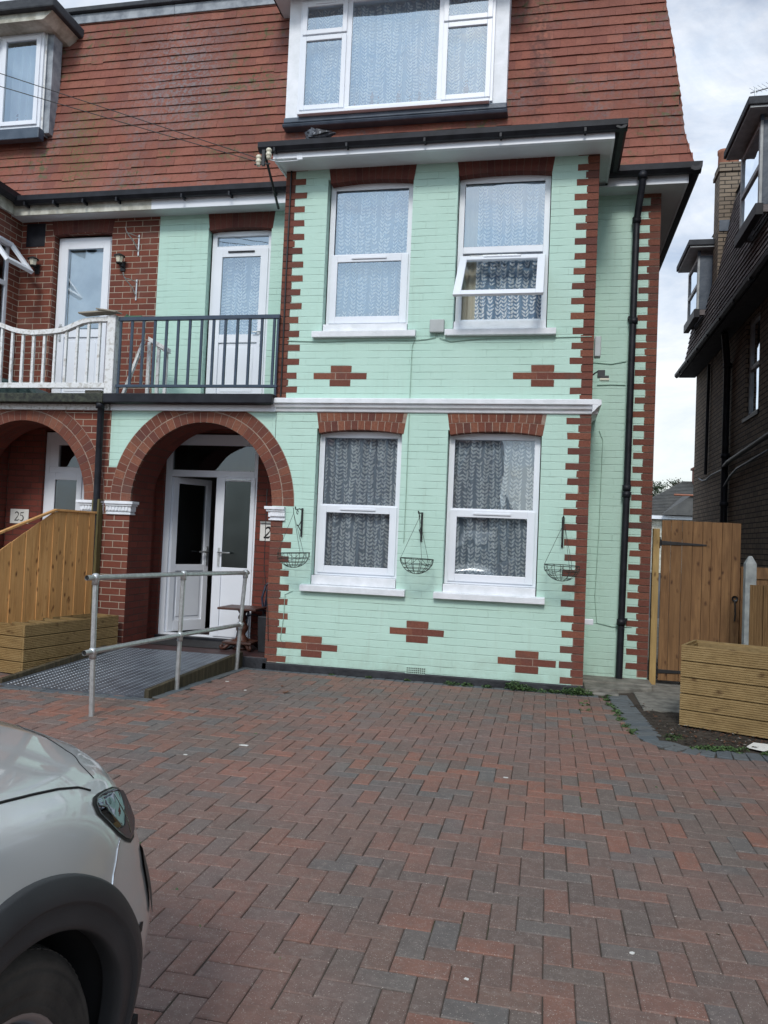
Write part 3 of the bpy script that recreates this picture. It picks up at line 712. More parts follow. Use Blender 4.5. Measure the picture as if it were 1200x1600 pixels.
# string course
b = B(); prof = [(-.002, 2.733), (-.022, 2.740), (-.030, 2.765), (-.055, 2.782), (-.062, 2.80), (-.062, 2.812), (-.090, 2.820), (-.090, 2.866), (-.075, 2.874), (-.002, 2.878)]
b.prism(prof, -.035, Xr+.06, 'x')
b.prism([(Xr+.09, 2.820), (Xr+.09, 2.866), (Xr+.004, 2.876), (Xr+.004, 2.74), (Xr+.03, 2.765), (Xr+.06, 2.80)], -.088, HY, 'y')
b.build('string_course', 'paint', house, bevel=.003)
b = B(); zz = 5.42
# bay fascia, soffit and gutter
b.box(-.05, 3.39, -.312, -.262, 5.335, 5.46); b.box(3.368, 3.391, -.284, .64, 5.334, 5.46); b.box(-.052, -.029, -.284, .64, 5.334, 5.46)
b.box(-1.93, -.052, .62, .64, 5.285, 5.44); b.box(3.391, 4.20, .62, .64, 5.29, 5.44); b.box(4.19, 4.21, .62, 9, 5.289, 5.44)
b.build('fascia', 'white', house, bevel=.003)
b = B(); b.box(-.03, 3.37, -.262, HY, 5.345, 5.362); b.box(-1.93, -.05, .64, HY, 5.297, 5.31); b.box(3.27, 4.19, .64, HY+.02, 5.297, 5.312); b.box(3.975, 4.19, HY+.02, 9, 5.298, 5.311)
b.build('soffit', 'soffit', house)
def gutter_run(b, path, r=.055):
    """half round gutter lip with a solid look from below"""
    b.tube(path, r, 12)
b = B()
gp = []
b.prism([(-.40, 5.482), (-.395, 5.43), (-.365, 5.397), (-.325, 5.392), (-.285, 5.41), (-.285, 5.482), (-.30, 5.482), (-.30, 5.43), (-.34, 5.415), (-.38, 5.43), (-.388, 5.482)], -.19, 3.50, 'x')
b.prism([(3.391, 5.41), (3.43, 5.392), (3.475, 5.397), (3.50, 5.43), (3.503, 5.483), (3.49, 5.483), (3.485, 5.44), (3.44, 5.41), (3.40, 5.43)], -.39, .58, 'y')
b.prism([(.505, 5.49), (.51, 5.43), (.545, 5.395), (.585, 5.39), (.62, 5.41), (.62, 5.49), (.605, 5.49), (.60, 5.43), (.56, 5.41), (.525, 5.44), (.52, 5.49)], -1.93, -.06, 'x')
b.prism([(.505, 5.465), (.51, 5.405), (.545, 5.370), (.585, 5.365), (.62, 5.385), (.62, 5.465), (.605, 5.465), (.60, 5.405), (.56, 5.385), (.525, 5.415), (.52, 5.465)], 3.40, 4.32, 'x')
b.prism([(4.21, 5.39), (4.25, 5.37), (4.295, 5.375), (4.325, 5.41), (4.328, 5.465), (4.31, 5.465), (4.29, 5.42), (4.25, 5.41), (4.225, 5.43)], .506, 9, 'y')
for x in (-.02, .75, 1.55, 2.30, 3.1): b.box(x, x+.02, -.397, -.288, 5.383, 5.42)
for x in (-1.5, -.9, -.35): b.box(x, x+.02, .51, .618, 5.37, 5.41)
b.build('gutter', 'gutter', house)
# downpipe on the right, with its swan neck
b = B()
b.tube([(3.74, .56, 5.40), (3.74, .56, 5.28), (3.715, .79, 4.98), (3.715, .79, 4.9), (3.70, .79, 2.0), (3.68, .79, .05)], .036, 14)
for z in (4.95, 3.85, 2.05, 1.98, .62): b.lathe([(.0, 0), (.046, 0), (.046, .06), (.0, .06)], (3.715 if z > 3 else 3.698 if z > 1 else 3.685, .79, z), 14)
for z in (3.9, 2.0, .65): b.box(3.66, 3.75, .80, .86, z+.01, z+.04)
b.lathe([(.0, 0), (.05, 0), (.05, .07), (.0, .07)], (3.74, .56, 5.33), 14)
b.build('downpipe', 'gutter', house)
b = B(); b.tube([(.055, -.012, 5.36), (.048, -.012, 4.2), (.052, -.012, 3.0), (.050, -.012, 2.9)], .009, 8); 
b.build('black_cable', 'cable', house)

# ------------------------------------------------------------------ windows
def rect_frame(b, x0, x1, z0, z1, y0, y1, w, m=0):
    wl, wr, wb, wt = w if isinstance(w, tuple) else (w, w, w, w)
    b.box(x0, x0+wl, y0, y1, z0, z1, m); b.box(x1-wr, x1, y0, y1, z0, z1, m)
    b.box(x0+wl, x1-wr, y0, y1, z0, z0+wb, m); b.box(x0+wl, x1-wr, y0, y1, z1-wt, z1, m)
def bead(b, x0, x1, z0, z1, y, d, w):
    """sloping glazing bead round a pane"""
    o = [(x0-w, y, z0-w), (x1+w, y, z0-w), (x1+w, y, z1+w), (x0-w, y, z1+w)]; i = [(x0, y+d, z0), (x1, y+d, z0), (x1, y+d, z1), (x0, y+d, z1)]
    for k in range(4): b.face([o[k], o[(k+1) % 4], i[(k+1) % 4], i[k]])
def pane(parent, x0, x1, z0, z1, y, mat='glass'):
    b = B(); b.face([(x0-.01, y, z0-.01), (x1+.01, y, z0-.01), (x1+.01, y, z1+.01), (x0-.01, y, z1+.01)]); return b.build('pane', mat, parent)
def sash_window(parent, x0, x1, z0, z1, zt0, zt1, open_=False, y=.10, gl='glass'):
    """fixed top light over a top hung bottom light"""
    b = B(); f = .058
    rect_frame(b, x0, x1, z0, z1, y, y+.07, (f, f, f*.75, f+.01))
    b.box(x0+f, x1-f, y+.001, y+.069, zt0, zt1)
    bead(b, x0+f, x1-f, zt1, z1-f-.01, y+.002, .022, .0)
    win = b.build('window', 'white', parent, bevel=.004)
    pane(win, x0+f, x1-f, zt1, z1-f-.01, y+.025, gl)
    sx0, sx1, sz0, sz1 = x0+.032, x1-.032, z0+.028, zt0+.045
    b = B(); rect_frame(b, sx0, sx1, sz0, sz1, -.018, .012, .075)
    q0, q1, r0, r1 = sx0+.075, sx1-.075, sz0+.075, sz1-.075
    g = B(); g.face([(q0-.005, .0, r0-.005), (q1+.005, .0, r0-.005), (q1+.005, .0, r1+.005), (q0-.005, .0, r1+.005)])
    v = B(); v.box((sx0+sx1)/2-.19, (sx0+sx1)/2+.19, -.032, -.019, sz1-.047, sz1-.028)
    ang = math.radians(42) if open_ else 0
    hz = sz1
    for bb in (b, g, v):
        nv = []
        for (px, py, pz) in bb.v:
            dz = pz-hz
            if open_:
                # friction stays: the head drops as the sash swings out
                yy = py*math.cos(ang)+dz*math.sin(ang)*1.0; z_ = -py*math.sin(ang)+dz*math.cos(ang)
                nv.append((px, y+yy, hz-.085+z_))
            else: nv.append((px, y+py, pz))
        bb.v = nv
    sa = b.build('sash', 'white', win, bevel=.004); g.build('pane', gl if not open_ else 'glass', sa); v.build('trickle_vent', 'white', sa, bevel=.003)
    if open_:
        rod = B(); zt = hz-.085
        rod.tube([(sx0+.1, y-.02, zt+.005), (sx1-.25, y-.02, zt+.005)], .006, 6); rod.box((sx0+sx1)/2-.2, (sx0+sx1)/2+.15, y-.03, y-.005, zt-.004, zt+.010)
        rod.build('window_stay', 'galv', win)
    # masonry sill and riser
    s = B(); s.box(x0+.0, x1+.0, -.0, y+.02, z0-.095, z0-.002); s.build('sill_riser', 'paint', win, bevel=.004)
    return win
def sill(parent, x0, x1, z0, z1, name='sill'):
    b = B(); b.prism([(.03, z0), (-.065, z0), (-.068, z1-.012), (.03, z1)], x0, x1, 'x'); return b.build(name, 'paint', parent, bevel=.004)
w1 = sash_window(house, .478, 1.378, 1.02, 2.548, 1.715, 1.775); sill(house, .372, 1.487, .850, .925)
w2 = sash_window(house, 1.866, 2.790, 1.00, 2.548, 1.715, 1.775); sill(house, 1.781, 2.883, .850, .922)
w3 = sash_window(house, .480, 1.388, 3.675, 5.215, 4.395, 4.455, gl='glass_sky'); sill(house, .378, 1.489, 3.522, 3.597)
w4 = sash_window(house, 1.872, 2.802, 3.685, 5.222, 4.42, 4.490, open_=True, gl='glass_sky'); sill(house, 1.791, 2.903, 3.527, 3.600)

def curtain(name, label, x0, x1, z0, z1, y, seed, lean=0, open_l=0, leafs=True, mat='net', group='net curtains in the windows'):
    rr_ = random.Random(seed); b = B(); n = 110; ph = rr_.uniform(0, 6)
    def yy(x):
        t = (x-x0)
        return y+.024*math.sin(t*58+ph+1.6*math.sin(t*9+seed))+.016*math.sin(t*23+ph*2+.8*math.sin(t*41))
    vs = []; fs = []; nz_ = 6
    for j in range(nz_+1):
        for i in range(n+1):
            x = x0+(x1-x0)*i/n; z = z0+(z1-z0)*j/nz_
            vs.append((x+lean*(1-j/nz_)*(x-x0), yy(x)+.004*math.sin(j*1.3+i*.2), z))
    for j in range(nz_):
        for i in range(n): a = j*(n+1)+i; fs.append((a, a+1, a+n+2, a+n+1))
    b.mesh(vs, fs, 0, True)
    if leafs:
        sx = x0+.02
        while sx < x1-.01:
            z = z0+rr_.uniform(0, .05); fq = rr_.uniform(3, 6); amp = rr_.uniform(.004, .014); p2 = rr_.uniform(0, 6); up = 1
            while z < z1-.03:
                cx = sx+amp*math.sin(z*fq+p2)
                for sgn in (-1, 1):
                    Lh = rr_.uniform(.042, .060); wd = Lh*rr_.uniform(.16, .22); an = math.radians(rr_.uniform(25, 48))*sgn+.25*math.cos(z*fq+p2); dx, dz = math.sin(an), math.cos(an)*up; nx_, nz2_ = dz, -dx
                    pts = [(0, 0), (.35, 1), (.7, .75), (1, 0), (.7, -.75), (.35, -1)]
                    q = []
                    for f_, w_ in pts:
                        X = cx+dx*Lh*f_+nx_*wd*w_; Z = z+dz*Lh*f_+nz2_*wd*w_; X = min(max(X, x0), x1); Z = min(max(Z, z0), z1)
                        q.append((X+lean*(1-(Z-z0)/(z1-z0))*(X-x0), yy(X)-.007, Z))
                    b.face(q, 1)
                z += rr_.uniform(.034, .044) if rr_.random() > .04 else .07
            sx += rr_.uniform(.060, .085)
    o = b.build(name, [mat, 'leaf'], None); tag(o, label, 'curtain', group); return o
curtain('lace_curtain', 'leaf patterned net curtain in the ground floor window nearer the porch', .50, 1.36, 1.03, 2.52, .19, 1)
curtain('lace_curtain', 'leaf patterned net curtain in the ground floor window nearer the drainpipe', 1.89, 2.77, 1.01, 2.52, .19, 2)
curtain('lace_curtain', 'pale leaf patterned net curtain in the closed upper floor window beside the balcony', .50, 1.37, 3.69, 5.17, .225, 3, mat='net_sky')
curtain('lace_curtain', 'net curtain behind the upper window with the tilted open bottom sash', 2.06, 2.78, 3.70, 5.18, .225, 4, mat='net_sky')
b = B(); vs = []; fs = []
for i in range(21):
    for j in range(2): x = 1.89+.20*i/20; vs.append((x, .26+.012*math.sin(i*1.1), 3.70+1.48*j))
for i in range(20): fs.append((2*i, 2*i+2, 2*i+3, 2*i+1))
b.mesh(vs, fs, 0, True); tag(b.build('curtain', 'room_cream', None), 'plain cream curtain gathered at the left of the open upper window', 'curtain')

# dormer of house 27
DY = .62
dor = B(); rect_frame(dor, -.28, 2.28, 6.27, 7.70, DY, DY+.05, (.15, .15, .035, .05)); 
dor.box(-.28, -.24, DY+.05, 2.2, 6.3, 7.72); dor.box(2.24, 2.28, DY+.05, 2.2, 6.3, 7.72)
dorm = dor.build('dormer', 'paint', house, bevel=.004)
b = B(); b.box(-.50, 2.50, .18, 2.6, 7.735, 7.86); b.build('dormer_roof', 'felt', dorm, bevel=.008)
b = B(); b.box(-.46, 2.46, .22, 2.55, 7.700, 7.733); b.build('dormer_soffit', 'soffit', dorm)
b = B()
rect_frame(b, -.13, 2.13, 6.305, 7.65, DY-.03, DY+.04, .06); b.box(.425, .49, DY-.029, DY+.039, 6.365, 7.59); b.box(1.50, 1.565, DY-.029, DY+.039, 6.365, 7.59)
dw = b.build('dormer_window', 'white', dorm, bevel=.004)
def light(parent, x0, x1, z0, z1, y, fr=.055, vent=False):
    b = B(); rect_frame(b, x0, x1, z0, z1, y-.022, y+.01, fr); s = b.build('sash', 'white', parent, bevel=.004)
    pane(s, x0+fr, x1-fr, z0+fr, z1-fr, y, 'glass_sky')
    if vent: v = B(); v.box((x0+x1)/2-.12, (x0+x1)/2+.12, y-.034, y-.022, z1-.035, z1-.018); v.build('trickle_vent', 'white', s)
light(dw, -.10, .435, 6.345, 7.215, DY-.03); light(dw, -.10, .435, 7.235, 7.62, DY-.03, vent=True)
light(dw, 1.555, 2.10, 6.345, 7.225, DY-.03); light(dw, 1.555, 2.10, 7.245, 7.62, DY-.03)
pane(dw, .49, 1.50, 6.365, 7.59, DY-.005, 'glass_sky')
b = B(); b.box(-.28, 2.29, DY-.05, DY+.12, 6.205, 6.268); b.prism([(DY-.03, 6.165), (DY-.05, 6.20), (DY+.12, 6.20), (DY+.12, 6.165)], -.30, 2.30, 'x'); b.build('lead_apron', 'lead_dark', dorm, bevel=.01)
b = B(); b.box(-.10, 2.10, DY-.105, DY-.03, 6.268, 6.30); b.build('sill', 'white', dorm, bevel=.004)
curtain('lace_curtain', 'wide net curtain across the white dormer window of the mint green house', -.11, 2.11, 6.35, 7.62, DY+.11, 5, mat='net_sky')

# balcony door
def upvc_door(parent, x0, x1, z0, z1, y, top=.22, glass='glass', low=True, vent=True, film=None, zmid=4.02, handle='r'):
    b = B(); f = .06; rect_frame(b, x0, x1, z0, z1, y, y+.07, f)
    zt = z1-top
    if top: b.box(x0+f, x1-f, y+.001, y+.069, zt-.03, zt+.02)
    d = b.build('balcony_door', 'white', parent, bevel=.004)
    dz1 = (zt-.03) if top else z1-f
    if top: pane(d, x0+f, x1-f, zt+.02, z1-f, y+.03, glass)
    b = B(); X0, X1, Z0, Z1 = x0+f-.01, x1-f+.01, z0+.03, dz1+.01
    rect_frame(b, X0, X1, Z0, Z1, y-.02, y+.03, (.095, .095, .12, .10)); b.box(X0+.095, X1-.095, y-.019, y+.029, zmid-.05, zmid+.05)
    b.box(X0+.095, X1-.095, y+.0, y+.02, Z0+.12, zmid-.05); b.box(X0+.14, X1-.14, y-.006, y+.0, Z0+.17, zmid-.10)
    lf = b.build('door_leaf', 'white', d, bevel=.004); pane(lf, X0+.095, X1-.095, zmid+.05, Z1-.10, y+.0, glass)
    if vent: v = B(); v.box((X0+X1)/2-.17, (X0+X1)/2+.17, y-.034, y-.02, Z1-.05, Z1-.032); v.build('trickle_vent', 'gutter', lf)
    h = B(); hx = X1-.045 if handle == 'r' else X0+.045; s_ = -1 if handle == 'r' else 1
    h.box(hx-.015, hx+.015, y-.03, y-.02, zmid-.10, zmid+.12); h.tube([(hx, y-.03, zmid+.07), (hx, y-.055, zmid+.07), (hx+s_*.10, y-.055, zmid+.07)], .009, 8)
    h.build('handle', 'galv', lf)
    return d
upvc_door(house, -1.262, -.478, 2.93, 5.105, HY+.09, .20, glass='glass_sky', zmid=3.78)
curtain('lace_curtain', 'net curtain behind the white balcony door of the mint green house', -1.17, -.57, 3.7, 5.0, HY+.22, 6, leafs=True, mat='net_sky')

# front door with sidelight, half open
b = B(); y = HY+.04; X0, X1, Z0, Z1 = -1.70, -.50, .125, 2.60
rect_frame(b, X0, X1, Z0, Z1, y, y+.07, (.075, .06, .06, .13)); b.box(X0+.075, X1-.06, y+.001, y+.069, 2.085, 2.165); b.box(-1.035, -.985, y+.001, y+.069, .185, 2.085)
fd = b.build('front_door', 'white', house, bevel=.004); pane(fd, X0+.075, X1-.06, 2.165, 2.47, y+.03, 'glass_dark')
b = B(); rect_frame(b, -.985, -.535, .185, 2.09, y-.015, y+.04, (.065, .055, .11, .05)); b.box(-.92, -.59, y-.014, y+.039, .94, 1.01); b.box(-.92, -.59, y+.004, y+.02, .295, .94)
lf = b.build('door_leaf', 'white', fd, bevel=.004); pane(lf, -.92, -.59, 1.01, 2.04, y+.0, 'glass_frost')
v = B(); v.box(-.90, -.60, y-.03, y-.016, 2.052, 2.066); v.build('trickle_vent', 'galv', lf)
h = B(); h.box(-.965, -.94, y-.028, y-.015, 1.02, 1.24); h.tube([(-.952, y-.028, 1.185), (-.952, y-.06, 1.185), (-.80, y-.06, 1.183)], .010, 8); h.build('handle', 'galv', lf)
# open leaf
b = B(); rect_frame(b, 0, .575, .19, 2.08, -.03, .03, (.075, .075, .13, .075)); b.box(.075, .50, -.029, .029, .93, 1.01); b.box(.075, .50, -.012, .012, .32, .93); b.box(.115, .46, -.02, -.012, .37, .88)
g = B(); g.face([(.07, -.0, 1.0), (.505, -.0, 1.0), (.505, -.0, 2.01), (.07, -.0, 2.01)])
h = B(); h.box(.53, .555, -.04, -.03, 1.0, 1.24); h.tube([(.542, -.04, 1.17), (.542, -.075, 1.17), (.40, -.075, 1.17)], .010, 8)
an = math.radians(63); ca, sa = math.cos(an), math.sin(an)
for bb in (b, g, h): bb.v = [(-1.62+px*ca-py*sa, y+.04+px*sa+py*ca, pz) for px, py, pz in bb.v]
lf = b.build('door_leaf', 'white', fd, 'white half glazed door leaf standing open into the hall', bevel=.004); g.build('pane', 'glass_dark', lf); h.build('handle', 'galv', lf)
b = B(); b.box(X0+.0, X1, y-.09, y+.0, .125, .165); b.build('threshold', 'gutter', fd, bevel=.004)
b = B(); b.lathe([(.0, -.02), (.018, -.02), (.022, 0), (.0, 0)], (-1.625, .46, 2.0), 12, axis='x'); b.build('door_bell', 'ceramic', house)

# ------------------------------------------------------------------ roof of both houses
PROF = [(0, 5.50), (.05, 5.68), (.085, 5.84), (.125, 6.21), (.17, 6.6), (.215, 6.93), (.28, 7.35), (.36, 7.90), (.40, 8.2)]
PZs = [p[1] for p in PROF]; PO = [p[0] for p in PROF]
def off(z): return float(np.interp(z, PZs, PO))
def tile_rows(b, z0, z1, rise, fn, ulim, w=.168, rnd=R, th=.018, m=0):
    z = z0; r = 0
    while z < z1-.02:
        za, zb = z, min(z+rise*1.0, z1)
        u0, u1 = ulim(z); u = u0-(.5*w if r % 2 else 0)-rnd.uniform(0, .02); wave = rnd.uniform(0, 6)
        while u < u1:
            a, c = max(u, u0)+.0007, min(u+w, u1)-.0007; u += w
            if c-a < .02: continue
            t = th+rnd.uniform(-.003, .004); dz = rnd.uniform(-.003, .003)+.004*math.sin(u*1.3+wave); sk = rnd.uniform(-.002, .002)
            if rnd.random() < .012: dz -= .018
            A = [fn(a, za+dz, t), fn(c, za+dz+sk, t), fn(c, zb+.004, .003), fn(a, zb+.004, .003)]
            Bk = [fn(a, za+dz, -.002), fn(c, za+dz+sk, -.002)]
            b.face(A, m); b.face([Bk[0], Bk[1], A[1], A[0]], m); b.face([Bk[0], A[0], A[3]], m); b.face([Bk[1], A[2], A[1]], m)
        z += rise; r += 1
TOPZ = 7.93
def front_fn(u, z, t): return (u, .60+off(z)-t*.98, z-t*.2)
b = B(); tile_rows(b, 5.50, TOPZ, .1145, front_fn, lambda z: (-1.93, 4.245-off(z)))
def side_fn(u, z, t): return (4.245-off(z)+t*.98, u, z-t*.2)
tile_rows(b, 5.50, TOPZ, .1145, side_fn, lambda z: (.60+off(z), 9.2), w=.17)
# low pitched apron over the bay
def apron_fn(u, v, t): return (u, -.33+v*1.0, 5.465+v*.38+t)
tile_rows(b, 0, 1.05, .12, apron_fn, lambda v: (-.12, 3.47-v*.6), w=.168)
b.face([(-.12, .62, 5.45), (-.12, -.33, 5.465), (-.12, .72, 5.86)]); b.face([(3.47, -.33, 5.465), (3.47, .6, 5.45), (2.84, .72, 5.86)])
ro = b.build('roof', 'tile', house)
b = B()  # under-roof sheet so that no light comes through
zs = np.linspace(5.48, 8.05, 8)
for za, zb in zip(zs, zs[1:]):
    b.face([(-1.93, .604+off(za), za), (4.24-off(za), .604+off(za), za), (4.24-off(zb), .604+off(zb), zb), (-1.93, .604+off(zb), zb)])
    b.face([(4.24-off(za), .604+off(za), za), (4.24-off(za), 9, za), (4.24-off(zb), 9, zb), (4.24-off(zb), .604+off(zb), zb)])
b.face([(-1.93, .98, 8.05), (3.85, .98, 8.05), (3.85, 9.2, 8.05), (-1.93, 9.2, 8.05)]); b.build('roof_boarding', 'felt', ro)
b = B(); b.box(-1.93, 3.9, .93, .99, TOPZ-.02, 8.035); b.build('lead_flashing', 'lead', ro, bevel=.006)
b = B(); b.box(-1.93, 3.95, .88, 1.3, 8.04, 8.10); b.box(3.5, 3.95, .89, 9.1, 8.041, 8.11); b.build('roof_kerb', 'felt', ro, bevel=.01)

# ------------------------------------------------------------------ small things fixed to house 27
b = B(); b.box(1.633, 1.782, -.055, -.002, 3.560, 3.695); b.build('junction_box', 'greybox', house, bevel=.008)
b = B()
for pts in ([(1.70, -.012, 3.56), (1.69, -.014, 3.52), (1.60, -.008, 3.50), (1.45, -.012, 3.49), (1.0, -.008, 3.495), (.5, -.010, 3.485), (.1, -.008, 3.50)],
            [(1.73, -.012, 3.56), (1.74, -.014, 3.51), (1.85, -.010, 3.475), (1.97, -.010, 3.485), (2.2, -.008, 3.50), (2.9, -.008, 3.505), (3.25, -.006, 3.51)],
            [(1.47, -.010, 3.49), (1.452, -.010, 3.42), (1.450, -.010, 2.9), (1.450, -.010, 2.88)], [(1.450, -.010, 2.73), (1.452, -.008, 2.0), (1.448, -.008, 1.40)]):
    b = B(); b.tube(pts, .0045, 6); b.build('thin_cable', 'mintcable', house)
b = B()
b.tube([(3.36, HY-.01, 3.2), (3.5, HY-.008, 3.205), (3.66, HY-.008, 3.20)], .005, 6); b.build('thin_cable', 'mintcable', house); b = B()
b.tube([(3.40, HY-.008, 2.70), (3.44, HY-.008, 2.6), (3.43, HY-.008, 1.6), (3.41, HY-.008, .9), (3.44, HY-.008, .62), (3.6, HY-.008, .59), (3.8, HY-.008, .60)], .0045, 6); b.build('thin_cable', 'mintcable', house); b = B()
b.tube([(3.3, HY-.008, 3.45), (3.5, HY-.008, 3.43), (3.66, HY-.01, 3.46)], .0045, 6); b.build('thin_cable', 'mintcable', house); b = B()
b.tube([(.28, -.008, .84), (.20, -.008, .80), (.195, -.008, .55), (.17, -.008, .33), (.20, -.008, .30)], .0035, 6)
b.build('thin_cable', 'mintcable', house)
b = B(); b.tube([(-.05, -.02, 1.9), (-.045, -.012, 1.1), (.02, -.012, .6), (.04, -.012, .3)], .004, 6); b.build('thin_cable', 'cable', house)
b = B(); b.box(Xr+.012, Xr+.072, .02, .13, 3.32, 3.52); b.build('alarm_box', 'greybox', house, bevel=.006)
b = B(); b.tube([(Xr+.004, .10, 3.15), (Xr+.05, .08, 3.18), (Xr+.07, .07, 3.16)], .008, 8); b.box(Xr+.05, Xr+.12, .03, .10, 3.115, 3.185); b.box(Xr+.075, Xr+.155, -.01, .06, 3.095, 3.12)
b.build('floodlight', 'blackiron', house, bevel=.005)
b = B(); b.box(Xr+.07, Xr+.16, -.014, .062, 3.078, 3.094); b.build('floodlight_lens', 'ceramic', house)
b = B(); b.box(Xr+.004, Xr+.09, .10, .16, .665, .72); b.build('outside_socket', 'white', house, bevel=.005)
# air brick
b = B(); b.box(1.515, 1.722, -.006, .0, .068, .142); b.build('air_brick', 'mint', house, bevel=.002)
b = B()
for i in range(10):
    for j in range(3): x = 1.533+i*.0195; z = .079+j*.021; b.box(x, x+.011, -.0075, -.0062, z, z+.012)
b.build('air_brick_holes', 'ink', house)
# telephone wire insulators by the gutter end
b = B(); b.tube([(-.19, .30, 5.08), (-.08, -.44, 5.30), (-.11, -.46, 5.33)], .014, 8); b.tube([(-.19, -.46, 5.215), (-.02, -.46, 5.215)], .008, 6); b.box(-.11, -.08, -.47, -.44, 5.20, 5.36)
b.build('wire_bracket', 'cable', house)
ip = [(0, 0), (.018, 0), (.024, .02), (.024, .035), (.030, .04), (.030, .06), (.022, .065), (.022, .078), (.030, .084), (.030, .10), (.018, .115), (0, .118)]
b = B(); b.lathe(ip, (-.035, -.47, 5.255), 14); b.lathe(ip, (-.145, -.46, 5.195), 14); b.build('insulator', 'ceramic', house)
b = B(); b.box(.215, .275, -.315, -.286, 5.315, 5.385); b.tube([(.24, -.30, 5.32), (.22, -.30, 5.31), (.0, -.29, 5.315), (-.12, -.42, 5.3)], .005, 6); b.build('junction_box', 'white', house)
# basket brackets
def bracket(x):
    b = B(); b.box(x-.010, x+.010, -.014, -.002, 1.415, 1.715)
    b.tube([(x, -.012, 1.69), (x, -.10, 1.705), (x, -.22, 1.69), (x, -.245, 1.70), (x, -.25, 1.72)], .006, 6)
    pts = [(x, -.012+-.20*math.sin(t)*(1-t/6), 1.46+.045*t+.03*math.sin(2*t)) for t in np.linspace(0, 3.1, 14)]
    b.tube(pts, .005, 6)
    b.tube([(x, -.17+.025*math.cos(t), 1.665+.02*math.sin(t)) for t in np.linspace(0, 5.5, 12)], .004, 6)
    b.build('basket_bracket', 'blackiron', house)
BX = [.350, 1.628, 3.032]
for x in BX: bracket(x)
def strokes(b, pts, y, th=.0012, axis='y', m=0):
    """pts: list of (x,z,w) ribbons"""
    for (xa, za, wa), (xb, zb, wb) in zip(pts, pts[1:]):
        d = Vector((xb-xa, zb-za)); 
        if d.length < 1e-6: continue
        d.normalize(); n = Vector((-d.y, d.x)); e = d*.0006
        q = [(xa-e.x+n.x*wa/2, za-e.y+n.y*wa/2), (xb+e.x+n.x*wb/2, zb+e.y+n.y*wb/2), (xb+e.x-n.x*wb/2, zb+e.y-n.y*wb/2), (xa-e.x-n.x*wa/2, za-e.y-n.y*wa/2)]
        b.prism(q, y-th, y, 'y', m)
def digit(b, ch, x, z, h, y, slant=0, bold=1.0):
    w0, w1 = h*.06*bold, h*.15*bold; P = []
    def arc(cx, cz, rx, rz, a0, a1, n, f): return [(cx+rx*math.cos(math.radians(a0+(a1-a0)*i/n)), cz+rz*math.sin(math.radians(a0+(a1-a0)*i/n)), f(i/n)) for i in range(n+1)]
    S = []
    if ch == '2':
        S.append(arc(.28, .72, .22, .24, 165, -35, 14, lambda t: w0+(w1-w0)*math.sin(PI*min(1, t*1.05))**1)+[(.30, .34, w1*.8), (.10, .10, w0), (.05, .05, w0)])
        S.append([(.04, .06, w0*2.2), (.50, .06, w0*2.2), (.54, .20, w0)])
    if ch == '5':
        S.append([(.50, .98, w0*1.3), (.44, .90, w0*2), (.16, .90, w0*2)]); S.append([(.16, .93, w0), (.12, .56, w0)])
        S.append([(.12, .57, w0)]+arc(.24, .32, .25, .30, 105, -140, 16, lambda t: w0+(w1-w0)*math.sin(PI*t)))
    if ch == '7':
        S.append([(.05, .76, w0), (.07, .90, w0*2.2), (.50, .92, w0*2.2)]); S.append([(.50, .92, w0), (.34, .50, w1*.8), (.24, .02, w1)])
    for s_ in S: strokes(b, [(x+(px+slant*pz)*h, z+pz*h, ww) for px, pz, ww in s_], y)
def number_sign(txt, label, x0, x1, z0, z1, y, slant, bold, h):
    t = thing('house_number_sign', label, 'sign', ((x0+x1)/2, y, z0), 'house number signs beside the front doors')
    b = B(); b.box(x0, x1, y-.008, y, z0, z1); b.build('plate', 'signwhite', t, bevel=.002)
    b = B(); n = len(txt); step = h*.62; xx = (x0+x1)/2-step*n/2+h*.02
    for k, ch in enumerate(txt): digit(b, ch, xx+k*step, (z0+z1)/2-h/2, h, y-.0082, slant, bold)
    b.build('digits', 'ink', t)
    return t
number_sign('27', 'white plate with the number 27 on the brick wall beside the open door', -.435, -.185, 1.345, 1.545, HY-.001, .16, 1.25, .135)
b = B(); b.box(-.43, -.19, HY-.03, HY, 1.552, 1.575); tag(b.build('wall_ledge', 'conc_post', None), 'narrow pale strip fixed above the number 27 plate', 'ledge')

# railing of house 27's balcony
def box_between(b, a, c, r): b.tube([a, c], r, 4)
rl = B(); rl.box(-1.865, .02, -.075, -.03, 3.728, 3.770); rl.box(-1.865, .02, -.070, -.035, 2.985, 3.015)
ra = rl.build('balcony_railing', 'rail', house, bevel=.003)
b = B()
for k in range(14):
    x = -1.842+k*.1385; b.box(x-.011, x+.011, -.063, -.041, 2.9, 3.729) if k in (0,) else b.box(x-.0135, x+.0135, -.063, -.042, 3.014, 3.729)
b.box(-.01, .012, -.063, -.041, 2.9, 3.729); b.build('baluster', 'rail', ra)
